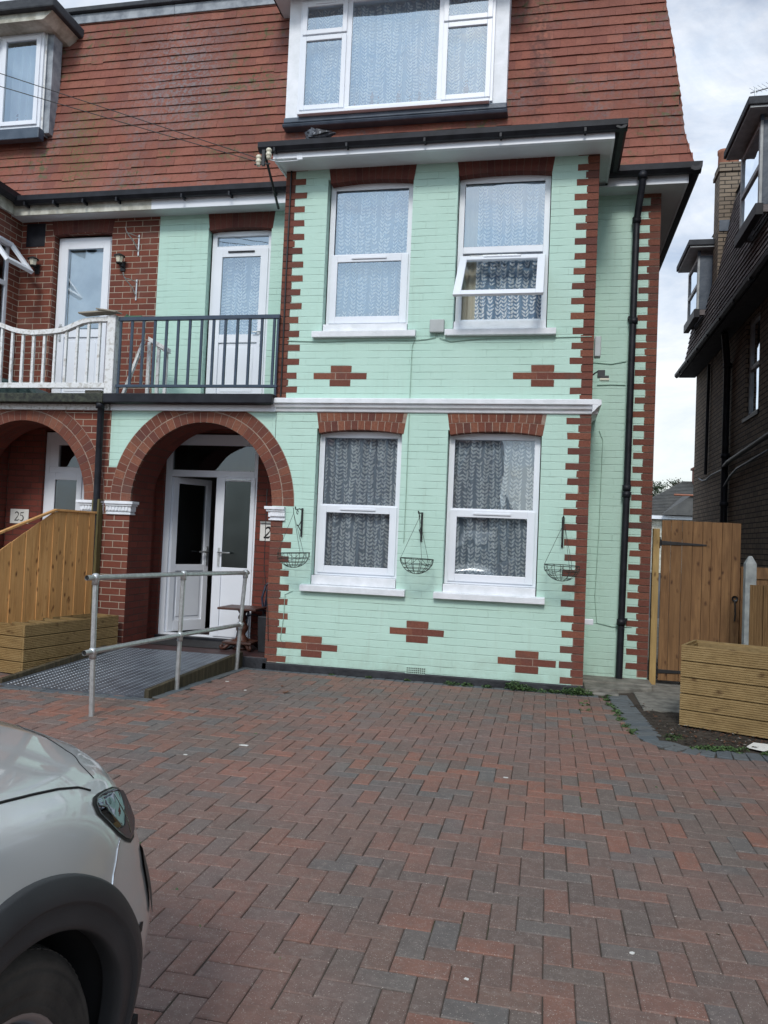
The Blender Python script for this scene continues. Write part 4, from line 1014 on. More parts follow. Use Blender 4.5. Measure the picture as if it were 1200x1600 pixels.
# neighbour's old handrail piece leaning on the balcony
b = B(); b.hexa([(-1.75, .40, 3.62), (-1.70, .40, 3.62), (-1.70, .46, 3.62), (-1.75, .46, 3.62)], [(-1.48, .30, 3.46), (-1.43, .30, 3.46), (-1.43, .36, 3.46), (-1.48, .36, 3.46)])
b.hexa([(-1.745, .38, 3.62), (-1.44, .28, 3.46), (-1.44, .36, 3.46), (-1.745, .46, 3.62)], [(-1.745, .38, 3.67), (-1.44, .28, 3.51), (-1.44, .36, 3.51), (-1.745, .46, 3.67)])
for x, zt in ((-1.72, 3.60), (-1.60, 3.54), (-1.50, 3.48)): b.box(x-.018, x+.018, .36, .39, 2.92, zt)
tag(b.build('slatted_stand', 'flaky', None), 'old flaking white slatted frame standing behind the dark balcony railing', 'frame')
b = B(); b.hexa([(-1.90, .10, 2.91), (-1.87, .10, 2.91), (-1.87, .14, 2.91), (-1.90, .14, 2.91)], [(-1.78, .30, 3.60), (-1.75, .30, 3.60), (-1.75, .34, 3.60), (-1.78, .34, 3.60)])
tag(b.build('wooden_batten', 'flaky', None), 'single thin white batten leaning beside the slatted frame on the balcony', 'batten')

# hanging baskets
def basket():
    t = thing('hanging_basket', '', 'basket', (0, 0, 0), 'empty wire hanging baskets on the front wall')
    b = B(); r = .165; n = 40
    b.tube([(r*math.cos(2*PI*k/n), r*math.sin(2*PI*k/n), 0) for k in range(n)], .0042, 6, close=True)
    for f in (.35, .62, .82): 
        q = math.acos(f) if False else f; rr2 = r*math.sqrt(max(0, 1-f*f)); z = -.15*f
        b.tube([(rr2*math.cos(2*PI*k/n), rr2*math.sin(2*PI*k/n), z) for k in range(n)], .0026, 5, close=True)
    for k in range(6):
        a = PI*k/6; b.tube([(r*math.cos(a)*math.cos(q), r*math.sin(a)*math.cos(q), -.15*math.sin(q)) for q in np.linspace(0, PI, 17)], .0026, 5)
    for k in range(4):
        a = PI/2*k; b.tube([(r*math.cos(a+q*.8), r*math.sin(a+q*.8), -.07*math.sin(q*2)-.0) for q in np.linspace(0, PI/2, 9)], .0022, 5)
    b.build('wire_bowl', 'wire', t)
    b = B()
    for k in range(3):
        a = 2*PI*k/3+.5; b.tube([(r*math.cos(a), r*math.sin(a), 0), (.004*math.cos(a), .004*math.sin(a), .40)], .0022, 5)
    b.tube([(0, 0, .40), (0, 0, .45), (.0, .01, .465)], .0035, 6); b.build('chain', 'wire', t)
    return t
bk = basket(); LB = ['empty wire hanging basket on the bracket beside the porch pillar', 'empty wire hanging basket between the two ground floor windows', 'empty wire hanging basket nearest the drainpipe, overlapping the red brick corner']
for i, x in enumerate(BX):
    o = bk if i == 0 else copy_tree(bk); o.location = (x, -.235, 1.245); o['label'] = LB[i]
    o.rotation_euler = (R.uniform(-.04, .04), R.uniform(-.05, .05), R.uniform(0, 2))

# pigeon resting on the gutter
def metaskin(name, chain, radii, mat, parent=None, sub=2):
    """body grown as one skin along connected points; chain: list of (points) lists sharing the first chain's vertices by index"""
    me = D.meshes.new(name); vs, es = chain; me.from_pydata(vs, es, []); me.materials.append(M[mat]); o = D.objects.new(name, me); COL.objects.link(o)
    sk = o.modifiers.new('skin', 'SKIN'); sv = me.skin_vertices[0].data
    for i, r in enumerate(radii): sv[i].radius = r if isinstance(r, tuple) else (r, r)
    sv[0].use_root = True
    s = o.modifiers.new('sub', 'SUBSURF'); s.levels = sub; s.render_levels = sub
    if parent: o.parent = parent
    return o
M['feather'] = vary('dark_grey_feathers', (.035, .040, .055), (.11, .125, .15), 30, .6)
M['wing'] = vary('grey_barred_wing', (.02, .022, .03), (.30, .32, .35), 26, .6, stops=(.55, .68))
pg = thing('pigeon', 'dark grey pigeon crouching on the gutter below the white dormer window', 'pigeon', (.43, -.345, 5.470))
pg.rotation_euler = (0, 0, math.radians(-14)); pg.scale = (1.05, 1.05, 1.05)
metaskin('body', ([(0, 0, .055), (.055, 0, .052), (.10, 0, .048), (.155, 0, .045), (.215, 0, .05), (-.035, 0, .075), (-.060, -.004, .105), (-.078, -.008, .118), (-.098, -.012, .114), (-.112, -.014, .108)],
    [(0, 1), (1, 2), (2, 3), (3, 4), (0, 5), (5, 6), (6, 7), (7, 8), (8, 9)]), [(.055, .05), (.052, .048), (.04, .036), (.026, .014), (.02, .006), (.042, .042), (.026, .026), (.026, .026), (.010, .010), (.004, .004)], 'feather', pg)
for s_ in (-1, 1):
    b = B(); b.mesh([(-.03, s_*.038, .095), (.03, s_*.055, .10), (.10, s_*.048, .085), (.19, s_*.018, .06), (.12, s_*.05, .05), (.04, s_*.060, .035), (-.02, s_*.052, .045),
                     (-.03, s_*.044, .095), (.03, s_*.064, .10), (.10, s_*.056, .085), (.19, s_*.024, .06), (.12, s_*.058, .05), (.04, s_*.068, .035), (-.02, s_*.060, .045)],
                    [(0, 1, 2, 3, 4, 5, 6), (7, 8, 9, 10, 11, 12, 13)]+[(i, (i+1) % 7, 7+(i+1) % 7, 7+i) for i in range(7)])
    w = b.build('wing', 'wing'); w.parent = pg
for s_ in (-1, 1):
    b = B(); b.tube([(0, s_*.02, .03), (0, s_*.02, .008), (-.02, s_*.02, .004)], .0035, 6); o = b.build('foot', 'redwood'); o.parent = pg
    b = B(); b.lathe([(0, -.004), (.004, -.002), (.005, 0), (.004, .002), (0, .004)], (-.090, -.010+s_*.024, .121), 8, axis='x'); o = b.build('eye', 'ink'); o.parent = pg
# second bird tail-on
p2 = copy_tree(pg); p2.location = (.315, -.335, 5.53); p2.rotation_euler = (0, math.radians(66), math.radians(60)); p2.scale = (.85, .85, .85); p2['label'] = 'second grey pigeon huddled upright at the left of the crouching one'

# ================================================================== HOUSE 25 (left neighbour)
nb = thing('house', 'red brick neighbouring house on the left with a second porch arch and balcony', 'house', (-4.5, 0, 0))
NX = -3.86
b = B(); ND = (-3.385, -2.575, 2.94, 5.13)
wall_y(b, HY, NX, -1.93, 2.88, 5.42, [ND], .10)
wall_x(b, NX, 0, HY, 2.88, 5.42, face=1, holes=[(.16, .66, 3.1, 4.95)], depth=-.10)
wall_y(b, 0, -7.0, NX, 0, 5.42); wall_x(b, NX-.0, 0, .001, 0, 2.8)
n = 28; CN = -3.86-PORCH_C
for k in range(n):
    a0, a1 = PI-PI*k/n, PI-PI*(k+1)/n
    xa, xb = CN+PR_*math.cos(a0), CN+PR_*math.cos(a1); za, zb = PZ+PRZ*math.sin(a0), PZ+PRZ*math.sin(a1)
    b.face([(xa, 0, za), (xb, 0, zb), (xb, 0, 2.80), (xa, 0, 2.80)])
b.face([(CN+PR_, 0, 0), (-1.93, 0, 0), (-1.93, 0, 2.80), (CN+PR_, 0, 2.80)]); 
wall_x(b, CN+PR_, .0, .50, 0, 2.3, face=-1)
b.build('front_wall', 'brick', nb)
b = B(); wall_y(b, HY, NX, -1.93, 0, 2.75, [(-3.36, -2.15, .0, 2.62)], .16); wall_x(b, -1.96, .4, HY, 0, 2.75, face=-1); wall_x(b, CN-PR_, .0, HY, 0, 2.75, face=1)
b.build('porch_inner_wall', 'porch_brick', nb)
arch(nb, CN, True)
capital(nb, -2.215, -1.965, (1, 0))
b = B(); b.box(-3.86, -1.93, .02, HY, 2.665, 2.70); b.build('porch_ceiling', 'white', nb)
b = B(); b.box(-3.86, -1.93, .02, 4.2, -.01, .12); b.build('porch_floor', 'porchfloor', nb)
b = B(); b.box(-7, -1.94, 4.2, 4.3, 0, 5.5); b.box(-6.9, -1.95, 1.05, 4.2, 2.80, 2.90); b.box(-6.9, -1.95, 1.0, 4.2, 5.40, 5.44); b.box(-1.95, -1.93, HY+.1, 4.2, 0, 5.4); b.box(-7.0, -6.9, .1, 9, 0, 5.5); b.build('room_shell', 'room', nb)
balcony_edge(nb, -6.5, -1.95, 'mossy', 'flaky')
# front door of 25
b = B(); y = HY+.04; rect_frame(b, -3.36, -2.16, .12, 2.60, y, y+.07, (.06, .06, .06, .16)); b.box(-3.30, -2.22, y+.001, y+.069, 2.085, 2.165); b.box(-2.83, -2.75, y+.001, y+.069, .18, 2.085); b.box(-2.80, -2.79, y+.001, y+.069, 2.165, 2.44)
fd = b.build('front_door', 'white', nb, bevel=.004); pane(fd, -3.18, -2.22, 2.165, 2.44, y+.03, 'glass_dark'); b = B(); b.box(-3.30, -3.18, y+.002, y+.05, 2.165, 2.44); b.build('frame_infill', 'white', fd)
b = B(); rect_frame(b, -3.30, -2.83, .185, 2.09, y-.015, y+.04, (.10, .07, .11, .09)); b.box(-3.20, -2.90, y+.0, y+.02, .295, .94); lf = b.build('door_leaf', 'white', fd, bevel=.004); pane(lf, -3.20, -2.90, .94, 2.0, y, 'glass_dark')
b = B(); rect_frame(b, -2.75, -2.22, .185, 2.09, y-.015, y+.04, (.08, .07, .11, .09)); b.box(-2.67, -2.29, y+.0, y+.02, .295, .94); lf = b.build('door_leaf', 'white', fd, bevel=.004); pane(lf, -2.67, -2.29, .94, 2.0, y, 'glass_dark')
number_sign('25', 'grey white square plate with the number 25 on the neighbour\'s porch wall', -3.785, -3.525, 1.430, 1.612, HY-.002, 0, .85, .115)
# balcony door of 25 with plastic film and drawings
dn = upvc_door(nb, -3.372, -2.588, 2.93, 5.105, HY+.09, 0, glass='glass', vent=False, zmid=3.87, handle='l')
b = B(); b.box(-3.22, -2.72, HY+.13, HY+.14, 3.95, 4.93); tag(b.build('window_film', 'poster', None), 'crumpled pale plastic film hung inside the neighbour\'s balcony door', 'film')
lintel(nb, -3.40, -2.575, 5.11, 5.31, HY, .03, 1, ('lintel_dark', 'mortar_dark'))
b = B(); b.box(-3.79, -3.52, HY-.006, HY, 4.975, 5.275); b.build('vent_grille', 'gutter', nb, bevel=.004)
# side window of the neighbour's bay
b = B()
for (ya, yb, za, zb) in ((.16, .21, 3.1, 4.95), (.61, .66, 3.1, 4.95), (.21, .61, 3.1, 3.16), (.21, .61, 4.89, 4.95), (.21, .61, 4.40, 4.46)): b.box(NX-.06, NX-.01, ya, yb, za, zb)
bw = b.build('window', 'white', nb, bevel=.004)
b = B(); b.face([(NX-.03, .18, 3.12), (NX-.03, .64, 3.12), (NX-.03, .64, 4.93), (NX-.03, .18, 4.93)]); b.build('pane', 'glass_dark', bw)
b = B()
A = Vector((NX, 0, 4.93)); d = Vector((math.sin(math.radians(40)), 0, -math.cos(math.radians(40))))
for (ya, yb, s0, s1) in ((.17, .23, 0, .50), (.60, .66, 0, .50), (.23, .60, 0, .06), (.23, .60, .44, .50)):
    p0, p1 = A+d*s0, A+d*s1; nn = Vector((.035, 0, .03)); b.hexa([(p0.x, ya, p0.z), (p0.x, yb, p0.z), (p0.x+nn.x, yb, p0.z+nn.z), (p0.x+nn.x, ya, p0.z+nn.z)], [(p1.x, ya, p1.z), (p1.x, yb, p1.z), (p1.x+nn.x, yb, p1.z+nn.z), (p1.x+nn.x, ya, p1.z+nn.z)])
b.build('sash', 'white', bw, bevel=.003)
# fascia, soffit, gutter, downpipe
b = B(); b.box(NX+.05, -1.93, .62, .64, 5.285, 5.44); b.box(NX+.03, NX+.05, -.284, .64, 5.30, 5.46); b.build('fascia', 'cream', nb, bevel=.003)
b = B(); b.box(NX, -1.93, .64, HY, 5.297, 5.31); b.box(NX, NX+.03, -.2, .64, 5.31, 5.33); b.build('soffit', 'soffit', nb)
b = B()
b.prism([(.505, 5.49), (.51, 5.43), (.545, 5.395), (.585, 5.39), (.62, 5.41), (.62, 5.49), (.605, 5.49), (.60, 5.43), (.56, 5.41), (.525, 5.44), (.52, 5.49)], NX+.10, -1.925, 'x')
b.prism([(NX+.05, 5.47), (NX+.09, 5.42), (NX+.13, 5.42), (NX+.17, 5.46), (NX+.17, 5.53), (NX+.15, 5.53), (NX+.12, 5.46), (NX+.08, 5.46), (NX+.06, 5.50)], -.40, .60, 'y')
for x in (-3.6, -3.2, -2.8, -2.35): b.box(x, x+.02, .51, .618, 5.365, 5.41)
b.build('gutter', 'gutter', nb)
b = B(); b.tube([(-2.005, -.13, 2.80), (-2.01, -.09, 2.74), (-2.012, -.075, 1.7), (-2.03, -.075, .02)], .036, 14); b.lathe([(0, 0), (.046, 0), (.046, .07), (0, .07)], (-2.006, -.115, 2.74), 14); b.build('downpipe', 'gutter', nb)
# wall lanterns
def lantern(x, z):
    b = B(); b.tube([(x, HY-.005, z-.09), (x, HY-.07, z-.09), (x, HY-.10, z-.04)], .012, 8); b.box(x-.03, x+.03, HY-.02, HY-.003, z-.14, z-.02); b.lathe([(0, .055), (.02, .05), (.075, .02), (.075, .012), (0, .012)], (x, HY-.10, z), 6); b.lathe([(.04, -.075), (.045, -.06), (.0, -.06)], (x, HY-.10, z), 6)
    l = b.build('wall_lantern', 'blackiron', nb, bevel=.002); b = B(); b.lathe([(.035, -.06), (.052, .012)], (x, HY-.10, z), 6, sm=False); b.build('lantern_glass', 'ceramic', l)
lantern(-3.60, 4.76); lantern(-2.40, 4.76)
for z in (4.98, 4.42):
    x = -2.20; b = B(); b.box(x-.008, x+.008, HY-.014, HY-.002, z-.17, z+.09)
    b.tube([(x, HY-.01, z-.12), (x-.02, HY-.08, z-.03), (x-.05, HY-.17, z+.03), (x-.06, HY-.20, z+.06)], .007, 6); b.tube([(x, HY-.012, z+.06), (x-.03, HY-.10, z+.06), (x-.06, HY-.20, z+.05), (x-.07, HY-.22, z+.11)], .006, 6); b.build('basket_bracket', 'galv', nb)
# white flaky balcony balustrade with a swept handrail
post = B(); post.box(-1.985, -1.885, -.10, .0, 2.905, 3.79); ba = post.build('balcony_balustrade', 'flaky', nb, bevel=.006)
def hz(x):
    t = [(-5.6, 3.93), (-4.6, 3.90), (-4.0, 3.86), (-3.7, 3.80), (-3.40, 3.745), (-3.15, 3.66), (-2.95, 3.635), (-2.75, 3.64), (-2.55, 3.66), (-2.40, 3.72), (-2.28, 3.765), (-2.15, 3.775), (-1.98, 3.775)]
    return float(np.interp(x, [a for a, _ in t], [c for _, c in t]))
b = B(); xs = list(np.linspace(-5.6, -1.985, 46))
for xa, xb in zip(xs, xs[1:]):
    za, zb = hz(xa), hz(xb); b.hexa([(xa, -.085, za-.052), (xa, -.015, za-.052), (xa, -.015, za), (xa, -.085, za)], [(xb, -.085, zb-.052), (xb, -.015, zb-.052), (xb, -.015, zb), (xb, -.085, zb)])
b.build('handrail', 'flaky', ba, weld=.0005)
b = B()
for k in range(26):
    x = -2.10-k*.138; b.box(x-.014, x+.014, -.064, -.036, 3.03, hz(x)-.045)
b.build('baluster', 'flaky', ba)
b = B(); b.box(-5.6, -1.985, -.075, -.025, 2.975, 3.035); b.build('bottom_rail', 'flaky', ba, bevel=.003)
# things lying on the neighbour's post and balcony
b = B(); b.hexa([(-2.33, -.14, 3.800), (-2.31, .0, 3.800), (-1.93, -.02, 3.815), (-1.95, -.15, 3.815)], [(-2.33, -.14, 3.818), (-2.31, .0, 3.818), (-1.93, -.02, 3.835), (-1.95, -.15, 3.835)])
b.hexa([(-2.10, -.16, 3.838), (-2.08, -.05, 3.838), (-1.83, -.06, 3.80), (-1.85, -.17, 3.80)], [(-2.10, -.16, 3.854), (-2.08, -.05, 3.854), (-1.83, -.06, 3.817), (-1.85, -.17, 3.817)])
tag(b.build('old_board', 'greyplank', None, bevel=.003), 'weathered loose boards lying on top of the white balustrade post', 'boards')
M['green'] = vary('green_plastic', (.06, .16, .08), (.04, .11, .06), 8, .5); M['tarp'] = vary('dark_green_tarpaulin', (.010, .030, .030), (.02, .05, .05), 6, .6, .02, 9)
b = B(); b.box(-1.83, -1.62, -.02, .10, 3.775, 3.80); b.box(-1.81, -1.80, -.02, .1, 3.80, 3.82); tag(b.build('green_tray', 'green', None, bevel=.004), 'small green plastic tray at the left end of the dark railing', 'tray')
b = B(); vs = []; 
b.prism([(-5.2, 2.91), (-3.1, 2.91), (-2.95, 2.93), (-3.05, 3.02), (-3.3, 3.10), (-3.6, 3.16), (-4.0, 3.22), (-5.2, 3.25)], .10, .45, 'y'); tag(b.build('tarpaulin', 'tarp', None, bevel=.03, seg=3), 'dark green tarpaulin heaped on the neighbour\'s balcony floor', 'tarpaulin')
b = B(); b.box(-2.28, -2.08, .0, .12, 2.908, 2.965); tag(b.build('wooden_block', 'greyplank', None, bevel=.004), 'small pale block lying at the edge of the neighbour\'s balcony', 'block')
# roof of 25 and its dormer
b = B(); tile_rows(b, 5.50, TOPZ, .1145, front_fn, lambda z: (-7.2, -1.93))
def apron2(u, v, t): return (u, -.33+v*1.0, 5.53+v*.38+t)
tile_rows(b, 0, 1.05, .12, apron2, lambda v: (-7.2, -3.70-v*.6)); b.face([(-3.70, -.33, 5.53), (-3.70, .6, 5.5), (-4.33, .72, 5.93)])
ro = b.build('roof', 'tile', nb)
b = B()
for za, zb in zip(zs, zs[1:]): b.face([(-7.2, .604+off(za), za), (-1.93, .604+off(za), za), (-1.93, .604+off(zb), zb), (-7.2, .604+off(zb), zb)])
b.face([(-7.2, .98, 8.05), (-1.93, .98, 8.05), (-1.93, 9.2, 8.05), (-7.2, 9.2, 8.05)]); b.face([(-7.2, .6, 0), (-7.2, 9, 0), (-7.2, 9, 8.05), (-7.2, .6, 8.05)]); b.face([(-7.2, 9, 0), (-1.93, 9, 0), (-1.93, 9, 5.5), (-7.2, 9, 5.5)]); b.build('roof_boarding', 'felt', ro)
b = B(); b.box(-7.2, -1.932, .93, .99, TOPZ-.02, 8.035)
b.build('lead_flashing', 'lead', ro, bevel=.006)
b = B(); b.box(-7.2, -1.932, .88, 1.3, 8.04, 8.10); b.build('roof_kerb', 'felt', ro, bevel=.01)
b = B(); rect_frame(b, -6.14, -3.47, 6.36, 7.62, DY, DY+.05, .05); dm = b.build('dormer', 'flaky', nb, bevel=.004)
b = B(); wall_x(b, -3.468, DY-.01, 2.2, 6.30, 7.62); b.box(-3.50, -3.40, DY+.02, DY+.20, 6.33, 7.60); b.build('lead_cheek', 'lead', dm, bevel=.006)
b = B(); b.prism([(-6.4, 7.70), (-3.18, 7.70), (-3.18, 7.83), (-6.4, 7.83)], .28, 2.4, 'y'); b.build('dormer_roof', 'felt', dm, bevel=.02)
b = B(); b.prism([(-6.36, 7.60), (-3.36, 7.60), (-3.24, 7.70), (-6.36, 7.70)], .36, 2.3, 'y'); b.build('dormer_soffit', 'cream', dm)
b = B(); rect_frame(b, -6.1, -3.50, 6.38, 7.60, DY-.03, DY+.03, .05); b.box(-4.13, -4.07, DY-.029, DY+.029, 6.43, 7.55); dw = b.build('dormer_window', 'white', dm, bevel=.004)
light(dw, -4.075, -3.535, 6.42, 7.56, DY-.03, .055); light(dw, -4.70, -4.125, 7.22, 7.56, DY-.03, .05); pane(dw, -6.05, -4.13, 6.42, 7.20, DY)
b = B(); b.box(-6.2, -3.46, DY-.09, DY+.02, 6.22, 6.36); b.build('lead_apron', 'lead_dark', dm, bevel=.01)
curtain('net_curtain', 'plain pale net curtain in the neighbour\'s dormer window at the left edge', -4.7, -3.55, 6.45, 7.55, DY+.12, 8, leafs=False, mat='plain_net')
# overhead wires
for (zz, lab, st) in ((6.092, 'upper of two thin telephone wires crossing the roof to the insulators', (-.13, -.46, 5.27)), (5.957, 'lower of two thin telephone wires crossing the roof to the insulators', (-.14, -.46, 5.235))):
    A = Vector(st); Bv = Vector((-2.807, -1.0, zz)); b = B(); pts = []
    for k in range(25):
        t = k/24*7; q = A.lerp(Bv, t); q.z -= .035*(min(t, 7)*(7-t)/7)*1.0-.0; pts.append(q)
    b.tube(pts, .0045, 5); tag(b.build('telephone_wire', 'cable', None), lab, 'wire', 'telephone wires over the roof')

# ================================================================== FRONT: ramp, handrail, fences, planters, gate
rp = thing('access_ramp', 'checker plate metal wheelchair ramp with weathered timber edges leading up to the open front door', 'ramp', (-1.0, -.9, 0))
def rl_(y): return -1.80+(y+1.75)*.10
def rr_(y): return -.40+(y+1.8)*.068
def rz(y): return .006+(y+1.78)*.0665
b = B(); ya, yb = -1.78, -.012
b.hexa([(rl_(ya), ya, -.01), (rr_(ya), ya-.02, -.01), (rr_(yb), yb, -.01), (rl_(yb), yb, -.01)], [(rl_(ya), ya, rz(ya)), (rr_(ya), ya-.02, rz(ya)), (rr_(yb), yb, rz(yb)), (rl_(yb), yb, rz(yb))])
M['checker'] = vary('worn_checker_plate', (.20, .23, .27), (.12, .135, .16), 4, .42, .001, 60, metal=.6)
M['lug'] = vary('polished_tread_lug', (.42, .45, .48), (.30, .33, .36), 9, .35, metal=.75)
dk = b.build('checker_plate', 'checker', rp)
b = B(); st = .036
for j in range(48):
    y = -1.75+j*st
    for i in range(44):
        x = rl_(y)+.03+i*st
        if x > rr_(y)-.02: break
        a = PI/4 if i % 2 else -PI/4; ca, sa = math.cos(a), math.sin(a); z = rz(y)
        q = [(-.013, 0), (0, -.0035), (.013, 0), (0, .0035)]
        P = [(x+px*ca-py*sa, y+px*sa+py*ca, z-.0005) for px, py in q]; b.face(P)
        T = [(x+px*.6*ca-py*.5*sa, y+px*.6*sa+py*.5*ca, z+.0028) for px, py in q]; b.v = b.v[:-4]; b.f.pop(); b.m.pop(); b.s.pop()
        b.mesh(P+T, [(4, 5, 6, 7), (0, 1, 5, 4), (1, 2, 6, 5), (2, 3, 7, 6), (3, 0, 4, 7)])
b.build('tread_lugs', 'lug', dk)
b = B(); ya2 = -1.80
b.hexa([(rr_(ya2), ya2, -.01), (rr_(ya2)+.045, ya2, -.01), (rr_(yb)+.045, yb, -.01), (rr_(yb), yb, -.01)], [(rr_(ya2), ya2, .075), (rr_(ya2)+.045, ya2, .072), (rr_(yb)+.045, yb, .168), (rr_(yb), yb, .170)]); b.build('timber_edge', 'sleeper', rp, bevel=.006)
b = B()
b.hexa([(rl_(ya2)-.05, ya2+.08, -.01), (rl_(ya2), ya2+.05, -.01), (rl_(-.3), -.3, -.01), (rl_(-.3)-.05, -.3, -.01)], [(rl_(ya2)-.05, ya2+.08, .045), (rl_(ya2), ya2+.05, .045), (rl_(-.3), -.3, .175), (rl_(-.3)-.05, -.3, .175)]); b.build('timber_edge', 'sleeper', rp, bevel=.008)

hr = thing('handrail', 'galvanised tube handrail with three posts and two rails beside the ramp', 'handrail', (-.32, -1.38, 0))
PTS = [(-.427, -2.536), (-.311, -1.376), (-.232, -.185)]
tops = [1.042, 1.036, 1.014]; mids = [.484, .490, .472]; TX = [-.455, -.300, -.180]; MX = [-.445, -.305, -.212]
for i, (x, y) in enumerate(PTS):
    b = B(); b.tube([(x, y, -.01), (MX[i], y, mids[i]), (TX[i], y, tops[i]-.01)], .0205, 14); b.build('post', 'galv', hr)
def extend(a, c, d): a, c = Vector(a), Vector(c); v = (a-c).normalized(); return tuple(a+v*d)
for zz, xx in ((tops, TX), (mids, MX)):
    p = [(xx[i], PTS[i][1], zz[i]) for i in range(3)]; e0 = extend(p[0], p[1], .10); e1 = extend(p[2], p[1], .055)
    b = B(); b.tube([e0]+p+[e1], .0205, 14, caps=False); 
    rl2 = b.build('rail', 'galv', hr)
    b = B(); b.lathe([(0, 0), (.019, 0)], (e0[0], e0[1]+.012, e0[2]), 14, axis='y'); b.build('tube_hollow', 'ink', rl2)
    for i in range(3):
        b = B(); b.lathe([(0, -.034), (.018, -.031), (.030, -.018), (.034, 0), (.030, .018), (.018, .031), (0, .034)], p[i], 16); b.lathe([(.0, -.055), (.0265, -.055), (.0265, -.02)], p[i], 14); b.build('clamp_fitting', 'galv', hr)

# boundary fence, orange stained boards
FO = Vector((-2.0, -.02, 0)); FD = Vector((-.17, -.985, 0)).normalized(); FN = Vector((-FD.y, FD.x, 0))
def F3(d, n, z): p = FO+FD*d+FN*n; return (p.x, p.y, z)
fn_ = thing('boundary_fence', 'orange stained closeboard fence panel with a top that slopes down towards the street', 'fence', (-2.1, -.7, 0))
def ftop(d): return 1.585 if d < .66 else max(.95, 1.585-(d-.66)*.60)
b = B(); d = .0; k = 0
while d < 2.4:
    d1 = d+.086; n0 = (.0, .004)[k % 2]
    za, zb = ftop(d)-.012, ftop(d1)-.012; g = .0012
    b.hexa([F3(d+g, n0, .04), F3(d1-g, n0+.004, .04), F3(d1-g, n0+.016, .04), F3(d+g, n0+.013, .04)], [F3(d+g, n0, za), F3(d1-g, n0+.004, zb), F3(d1-g, n0+.016, zb), F3(d+g, n0+.013, za)])
    d += .086; k += 1
b.build('boards', 'fencewood', fn_)
b = B()
for (da, db) in ((0, .66), (.66, 2.4)):
    za, zb = ftop(da), ftop(db); b.hexa([F3(da, -.012, za-.012), F3(da, .03, za-.012), F3(da, .03, za+.010), F3(da, -.012, za+.010)], [F3(db, -.012, zb-.012), F3(db, .03, zb-.012), F3(db, .03, zb+.010), F3(db, -.012, zb+.010)])
b.build('capping_rail', 'fencewood', fn_, bevel=.002)
tag_ = B(); tag_.box(-2.055, -1.965, -.10, -.015, 0, 1.735); tag(tag_.build('fence_post', 'greenpost', None, bevel=.004), 'greenish square timber post at the house end of the orange fence', 'post')

# planters of grooved decking boards
def groove_board(b, A, U, Nn, length, z0, z1, t=.024, ng=7, m=0):
    """board from A along U (unit), outward normal Nn, grooved face"""
    prof = []; h = z1-z0
    for k in range(ng):
        a = z0+h*(k+.12)/ng; c = z0+h*(k+.88)/ng
        prof += [(0, a), (0, a+(c-a)*.55), (-.004, a+(c-a)*.72), (-.004, c+.0)]
    prof = [(-.003, z0)]+[(o_, z) for o_, z in prof]+[(-.003, z1)]
    A = Vector(A); U = Vector(U); Nn = Vector(Nn); vs = []
    for s_ in (0, length):
        for o_, z in prof: p = A+U*s_+Nn*o_; vs.append((p.x, p.y, z))
        for z in (z1, z0): p = A+U*s_-Nn*t; vs.append((p.x, p.y, z))
    n = len(prof)+2; fs = [(i, i+n, (i+1) % n+n, (i+1) % n) for i in range(n)]
    fs = [tuple(reversed(f)) for f in fs]+[tuple(range(n)), tuple(range(2*n-1, n-1, -1))]
    b.mesh(vs, fs, m)
def planter(label, corner, U, length, depth, nb_, bh, gap, soil_z, ribs=0):
    U = Vector(U).normalized(); Vd = Vector((-U.y, U.x, 0)); t = thing('planter', label, 'planter', (*corner[:2], 0), 'grooved timber planters')
    A = Vector(corner); z = .012 if nb_ > 3 else .0
    faces = [(A, U, -Vd, length), (A+U*length, Vd, U, depth), (A+U*length+Vd*depth, -U, Vd, length), (A+Vd*depth, -Vd, -U, depth)]
    for k in range(nb_):
        z0, z1 = z+k*(bh+gap), z+k*(bh+gap)+bh
        for (P, dr, nn, ln) in faces:
            b = B(); tr = .026 if nn in (faces[1][2], faces[3][2]) else 0
            groove_board(b, P+dr*(.001 if not tr else .026), dr, nn, ln-(.002 if not tr else .052), z0+R.uniform(-.001, .001), z1); b.build('board', 'deck', t)
    zt = z+nb_*(bh+gap)-gap
    b = B(); e = .012
    for (P, dr, nn, ln) in faces[:]:
        a = P+dr*.03-nn*.026; c = P+dr*(ln-.03)-nn*.026; b.hexa([tuple(a+Vector((0, 0, .02))), tuple(c+Vector((0, 0, .02))), tuple(c-nn*.012+Vector((0, 0, .02))), tuple(a-nn*.012+Vector((0, 0, .02)))], [tuple(a+Vector((0, 0, zt-.02))), tuple(c+Vector((0, 0, zt-.02))), tuple(c-nn*.012+Vector((0, 0, zt-.02))), tuple(a-nn*.012+Vector((0, 0, zt-.02)))])
    b.build('inner_lining', 'deck', t)
    for k in range(ribs):
        b = B(); s_ = length*(k+.8)/(ribs+2.2); p = A+U*s_+Vd*.03; q = A+U*s_+Vd*(depth-.03); w_ = U*.02
        b.hexa([tuple(p-w_+Vector((0, 0, zt-.03))), tuple(p+w_+Vector((0, 0, zt-.03))), tuple(q+w_+Vector((0, 0, zt-.03))), tuple(q-w_+Vector((0, 0, zt-.03)))], [tuple(p-w_+Vector((0, 0, zt-.006))), tuple(p+w_+Vector((0, 0, zt-.006))), tuple(q+w_+Vector((0, 0, zt-.006))), tuple(q-w_+Vector((0, 0, zt-.006)))]); b.build('crosspiece', 'deck', t)
    b = B(); g = 14; vs = []; fs = []
    for i in range(g+1):
        for j in range(5): p = A+U*(.03+(length-.06)*i/g)+Vd*(.03+(depth-.06)*j/4); vs.append((p.x, p.y, soil_z+R.uniform(-.012, .018)))
    for i in range(g):
        for j in range(4): a = i*5+j; fs.append((a, a+5, a+6, a+1))
    b.mesh(vs, fs, 0, True); b.build('planter_soil', 'soil', t); return t
